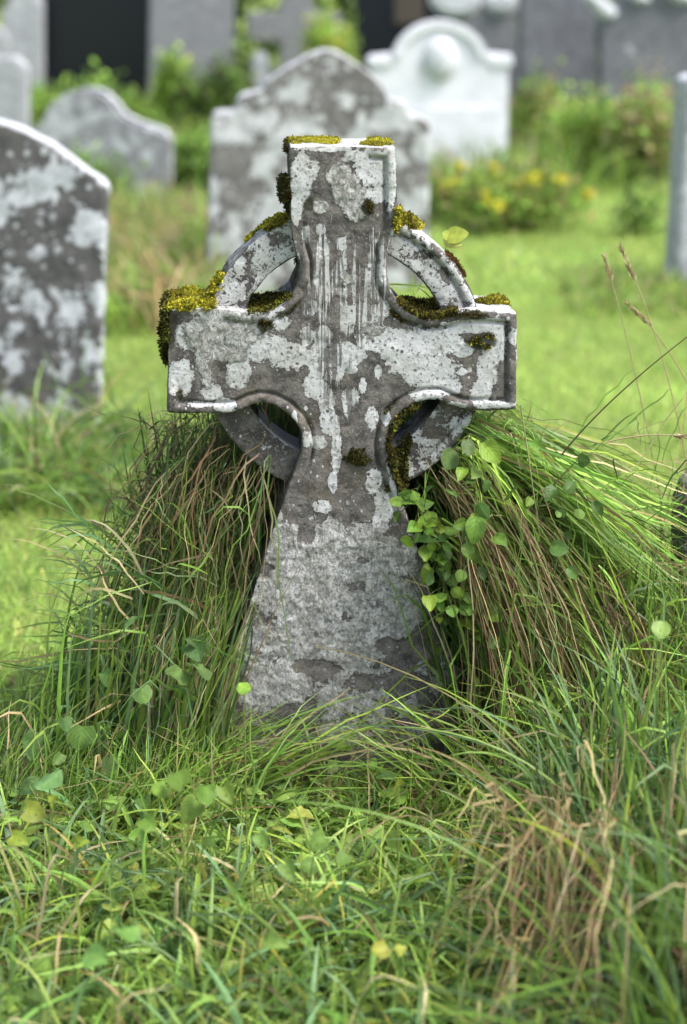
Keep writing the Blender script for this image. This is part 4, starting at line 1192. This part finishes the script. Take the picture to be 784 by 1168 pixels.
shrub('green weeds at the right foot of the curved-top headstone', 215, 200, 11.6, .28, .34, .2, (LIGHT, MID, DEEP), (2, 2, 1), 1400, .05)
shrub('long green weeds growing up the face of the curved-top headstone', 95, 215, 10.3, .32, .36, .12, (MID, BLUE, LIGHT), (2, 1, 2), 1500, .06, kind='blade')
# hedge far behind
root = empty('hedge', (0, 21, 0)); tag(root, 'dark green hedge closing the churchyard behind the far gravestones', 'hedge')
g = Geo(); n = 26000
P = np.stack([rng.uniform(-12, 12, n), rng.normal(0, .45, n), rng.uniform(0, 1, n) ** .8 * 2.6], 1)
P[:, 2] *= .75 + .5 * fbm(np.c_[P[:, 0] * .7, P[:, 1] * 0, P[:, 1] * 0], 3, 3)
leaves(g, P, norm(rng.normal(size=(n, 3))), norm(rng.normal(size=(n, 3)) + np.array([0, -.4, .9])), .16 * rng.uniform(.6, 1.3, n), palette(n, (DEEP, MID, (.03, .06, .02), LIGHT), (3, 2, 2, .5)), 'oval', 4)
g.build('foliage', M_LEAF, root)
gs = Geo()
for x in np.linspace(-11.5, 11.5, 24): tube(gs, [(x, 0, -.05), (x + .05, .05, .8), (x - .04, 0, 1.7)], .06, .03, (.06, .05, .035), 6)
gs.build('trunk', M_LEAF, root)

# climbing vine at the right of the shaft ----------------------------
def vine(label, path, nleaf, size, cols, wts, name='climbing_vine', kind='vine', spread=.02, cat='vine'):
    pts = np.array(path)
    root = empty(name, tuple(pts[0])); tag(root, label, cat)
    pl = pts - pts[0]
    t = np.linspace(0, len(pl) - 1, len(pl) * 6)
    fine = np.stack([np.interp(t, np.arange(len(pl)), pl[:, k]) for k in range(3)], 1)
    for _ in range(3): fine[1:-1] = (fine[:-2] + fine[1:-1] * 2 + fine[2:]) / 4
    gs = Geo(); tube(gs, fine, .0022, .0012, (.14, .16, .05), 5)
    g = Geo()
    i = rng.integers(1, len(fine), nleaf)
    base = fine[i]
    off = rng.normal(0, spread, (nleaf, 3)); off[:, 1] = -np.abs(off[:, 1]) - .006
    P = base + off
    for a, bq in zip(base, P): tube(gs, bez(a, (a + bq) / 2 + np.array([0, -.006, .008]), bq, 4), .0009, .0007, (.16, .2, .05), 4)
    ax = norm(off * 1.0 / max(spread, 1e-3) * .5 + rng.normal(0, .5, (nleaf, 3)) + np.array([0, -.35, -.45]))
    up = norm(rng.normal(0, .45, (nleaf, 3)) + np.array([0, -1.0, .7]))
    leaves(g, P, ax, up, size * np.clip(np.exp(rng.normal(0, .30, nleaf)), .5, 1.45), palette(nleaf, cols, wts, .15), kind)
    gs.build('stem', M_LEAF, root); g.build('foliage', M_LEAF, root)
    return root
VL = ((.13, .24, .035), (.20, .31, .035), (.07, .14, .028))
W = lambda x, y, d: at(x, y, d)
vine('green heart-leaved vine climbing the right edge of the cross shaft', [ground(520, 840) + np.array([0, .12, 0]), W(515, 700, 2.90), W(500, 640, 2.90), W(485, 600, 2.89), W(470, 560, 2.89)], 76, .0215, VL, (2, 2, 1), spread=.015)
vine('leafy vine with larger leaves just under the right arm of the cross', [W(545, 760, 2.95), W(540, 640, 2.90), W(543, 560, 2.88), W(537, 495, 2.89)], 34, .032, VL, (2, 1.4, 1), spread=.022)
vine('vine trailing through the right tussock away from the cross', [W(570, 720, 2.90), W(600, 640, 2.90), W(615, 570, 2.90), W(655, 530, 2.92)], 16, .026, VL, (1.4, .4, 3), spread=.045)
vine('broad-leaved weed in the lower left of the left tussock', [ground(80, 870), W(95, 820, 2.80), W(110, 780, 2.78), W(130, 740, 2.80)], 11, .034, ((.10, .19, .05), (.14, .24, .06)), (1, 1), 'broadleaf_weed', 'heart', .06, 'weed')
vine('broad-leaved weed tucked between the left tussock and the shaft', [ground(235, 860), W(222, 780, 2.82), W(215, 740, 2.82)], 9, .033, ((.12, .21, .06), (.09, .16, .05)), (1, 1), 'broadleaf_weed', 'heart', .028, 'weed')

# seedling growing on the wheel
p = at(508, 285, 3.0)
root = empty('seedling', tuple(p)); tag(root, 'tiny two-leaved seedling sprouting from the top right of the cross ring', 'seedling')
g = Geo(); gs = Geo()
tp = at(512, 270, 3.0) - p
tube(gs, bez((0, 0, -.01), (.001, 0, .012), tp, 6), .0012, .0008, (.25, .28, .05), 5); gs.build('stem', M_LEAF, root)
leaves(g, np.array([tp, tp, tp]), norm(np.array([[1, -.2, .25], [.75, -.3, -.75], [-.5, -.3, .35]])), norm(np.array([[0, -1, .6], [.3, -1, .3], [0, -1, .6]])), np.array([.036, .030, .016]),
       np.array([(.34, .40, .06), (.40, .42, .10), (.36, .42, .07)]), 'heart'); g.build('foliage', M_LEAF, root)

# broad leaves in the foreground (blurred weeds)
def weed(label, x, y, d, spots, size, col, kind='vine'):
    b0 = at(x, y, d); base = np.array([b0[0], b0[1], 0.0])
    root = empty('broadleaf_weed', tuple(base)); tag(root, label, 'weed')
    g = Geo(); gs = Geo()
    for sx, sy, ss in spots:
        q = at(sx, sy, d) - base + np.array([0, rng.normal(0, .02), 0]); ss = ss * .72
        tube(gs, bez((0, 0, 0), (q[0] * .4, q[1] * .4, q[2] * .9), q, 6), .0014, .001, (.2, .25, .06), 4)
        a = norm(np.array([[rng.normal(0, .6), -.4, rng.normal(-.1, .3)]])); u = norm(np.array([[rng.normal(0, .25), -.8, .9]]))
        leaves(g, q[None] - a * size * ss * .5, a, u, np.array([size * ss]), palette(1, (col,), (1,), .12), kind)
    gs.build('stem', M_LEAF, root); g.build('foliage', M_LEAF, root)
weed('round-leaved weed, two overlapping leaves, in the lower left foreground', 130, 1120, 2.02, [(108, 1090, 1), (142, 1075, 1.05)], .058, (.15, .27, .06))
weed('pair of pale round leaves below the middle of the picture', 300, 1090, 2.1, [(312, 1062, .95), (285, 1002, .7), (240, 960, .9)], .050, (.15, .26, .05))
weed('long pointed dock leaf at the left edge of the foreground', 60, 920, 2.55, [(62, 875, 1.1), (30, 905, .7)], .085, (.13, .22, .07), 'oval')
weed('small lime leaf in front of the left foot of the shaft', 280, 880, 2.45, [(278, 792, 1)], .034, (.26, .38, .05), 'vine')
weed('yellowing leaf in the lower middle foreground', 430, 1130, 2.05, [(432, 1080, 1), (456, 1068, .55)], .036, (.34, .36, .06), 'heart')
weed('lime leaf on a thin stalk right of the cross foot', 455, 960, 2.35, [(455, 905, 1), (480, 995, .8)], .036, (.26, .36, .04), 'heart')
weed('pale round leaf among the tall grass at right', 760, 800, 2.35, [(757, 724, 1)], .042, (.24, .34, .08), 'vine')
weed('yellow-green three-lobed weed in the left foreground', 50, 980, 2.35, [(40, 930, 1), (60, 915, .9), (25, 950, .9), (90, 965, .7)], .046, (.26, .34, .04), 'heart')
weed('low leafy weed patch left of centre in the foreground', 210, 960, 2.35, [(180, 905, .9), (205, 890, 1), (235, 915, .9), (215, 935, 1.1), (260, 900, .8), (170, 940, .8)], .050, (.16, .28, .04), 'heart')
weed('low leafy weed patch in front of the cross foot', 345, 1010, 2.25, [(330, 975, .9), (362, 960, 1), (390, 985, .8), (350, 1000, .9), (300, 950, .8)], .040, (.15, .27, .05), 'heart')

# flowering grass stalks ------------------------------------------------
def stalk(label, p0, p1, p2, col=STRAW, head=.07):
    p0, p1, p2 = map(np.asarray, (p0, p1, p2))
    root = empty('grass_stalk', tuple(p0)); tag(root, label, 'grass stalk', 'seeding grass stalks in the right tussock')
    pts = bez(p0, p1, p2, 16) - p0
    g = Geo(); tube(g, pts, .0017, .0009, col, 5); g.build('stem', M_GRASS, root)
    if head:
        g = Geo(); n = 90
        t = rng.uniform(0, 1, n) ** .8
        L = np.linalg.norm(p2 - p0); dirv = norm((pts[-1] - pts[-4])[None])[0]
        P = pts[-1] - dirv * head * t[:, None] + rng.normal(0, .0016, (n, 3))
        tip = P + norm(dirv + rng.normal(0, .25, (n, 3))) * .013
        c = palette(n, (STRAW, TAN, (.42, .38, .2)), (2, 1, 1), .12)
        strands(g, P, (P + tip) / 2, tip, np.full(n, .0028), c, c, 2); g.build('seed_head', M_GRASS, root)
stalk('tallest pale seeding grass stalk rising at the right of the cross', at(800, 640, 3.15), at(775, 420, 3.2), at(708, 282, 3.25))
stalk('thin pale grass stalk just left of the tallest seeding stalk', at(760, 600, 3.2), at(730, 430, 3.3), at(690, 293, 3.4), (.36, .33, .17), .05)
stalk('pale grass stalk arching left from the right edge', at(800, 470, 3.3), at(760, 380, 3.3), at(714, 345, 3.3))
stalk('dark bare bent grass stem slanting up to the right edge', at(640, 520, 2.95), at(690, 455, 2.95), at(800, 372, 2.95), BROWN, 0)
stalk('level pale grass stalk pointing to the right edge', at(690, 505, 2.9), at(740, 490, 2.9), at(800, 500, 2.9), STRAW, .05)
stalk('long pale stalk drooping beside the right arm of the cross', at(594, 462, 2.86), at(600, 500, 2.86), at(616, 612, 2.86), (.34, .34, .16), 0)
stalk('bright green blade-like stalk crossing the right tussock', at(740, 770, 2.7), at(705, 660, 2.7), at(664, 570, 2.75), (.28, .38, .03), 0)

# ------------------------------------------------------------------ light, sky, camera
w = bpy.data.worlds.new('World'); SC.world = w; w.use_nodes = True
nt = w.node_tree; nt.nodes.clear()
sky = nt.nodes.new('ShaderNodeTexSky'); sky.sky_type = 'NISHITA'; sky.sun_disc = False
EL, AZ = math.radians(57), math.radians(114)        # azimuth clockwise from +Y
sky.sun_elevation = EL; sky.sun_rotation = AZ; sky.air_density = 1.0; sky.dust_density = 3.0; sky.ozone_density = 1.0
hs = nt.nodes.new('ShaderNodeHueSaturation'); hs.inputs['Saturation'].default_value = .72
bg = nt.nodes.new('ShaderNodeBackground'); bg.inputs['Strength'].default_value = .148
wo = nt.nodes.new('ShaderNodeOutputWorld')
nt.links.new(sky.outputs[0], hs.inputs['Color']); nt.links.new(hs.outputs[0], bg.inputs['Color']); nt.links.new(bg.outputs[0], wo.inputs[0])
sd = Vector((math.sin(AZ) * math.cos(EL), math.cos(AZ) * math.cos(EL), math.sin(EL)))
L = bpy.data.lights.new('sun', 'SUN'); L.energy = 2.45; L.angle = math.radians(24); L.color = (1.0, .97, .93)
lo = bpy.data.objects.new('sun', L); COL.objects.link(lo); lo.rotation_euler = sd.to_track_quat('Z', 'Y').to_euler(); lo.location = (4, -4, 8)

cam = bpy.data.cameras.new('camera'); co = bpy.data.objects.new('camera', cam); COL.objects.link(co)
cam.sensor_fit = 'VERTICAL'; cam.sensor_height = 36; cam.sensor_width = 24; cam.lens = F / 1168 * 36
co.location = CAM; co.rotation_euler = (math.pi / 2 - TH, 0, 0)
cam.clip_start = .05; cam.clip_end = 500
cam.dof.use_dof = True; cam.dof.focus_distance = float((at(391, 460, 2.93) - CAM) @ FWD); cam.dof.aperture_fstop = 2.0
SC.camera = co
SC.view_settings.view_transform = 'Standard'; SC.view_settings.look = 'None'; SC.view_settings.exposure = 1.10; SC.view_settings.gamma = 1
SC.render.engine = 'CYCLES'; SC.cycles.use_denoising = True; SC.cycles.max_bounces = 8; SC.cycles.transparent_max_bounces = 8
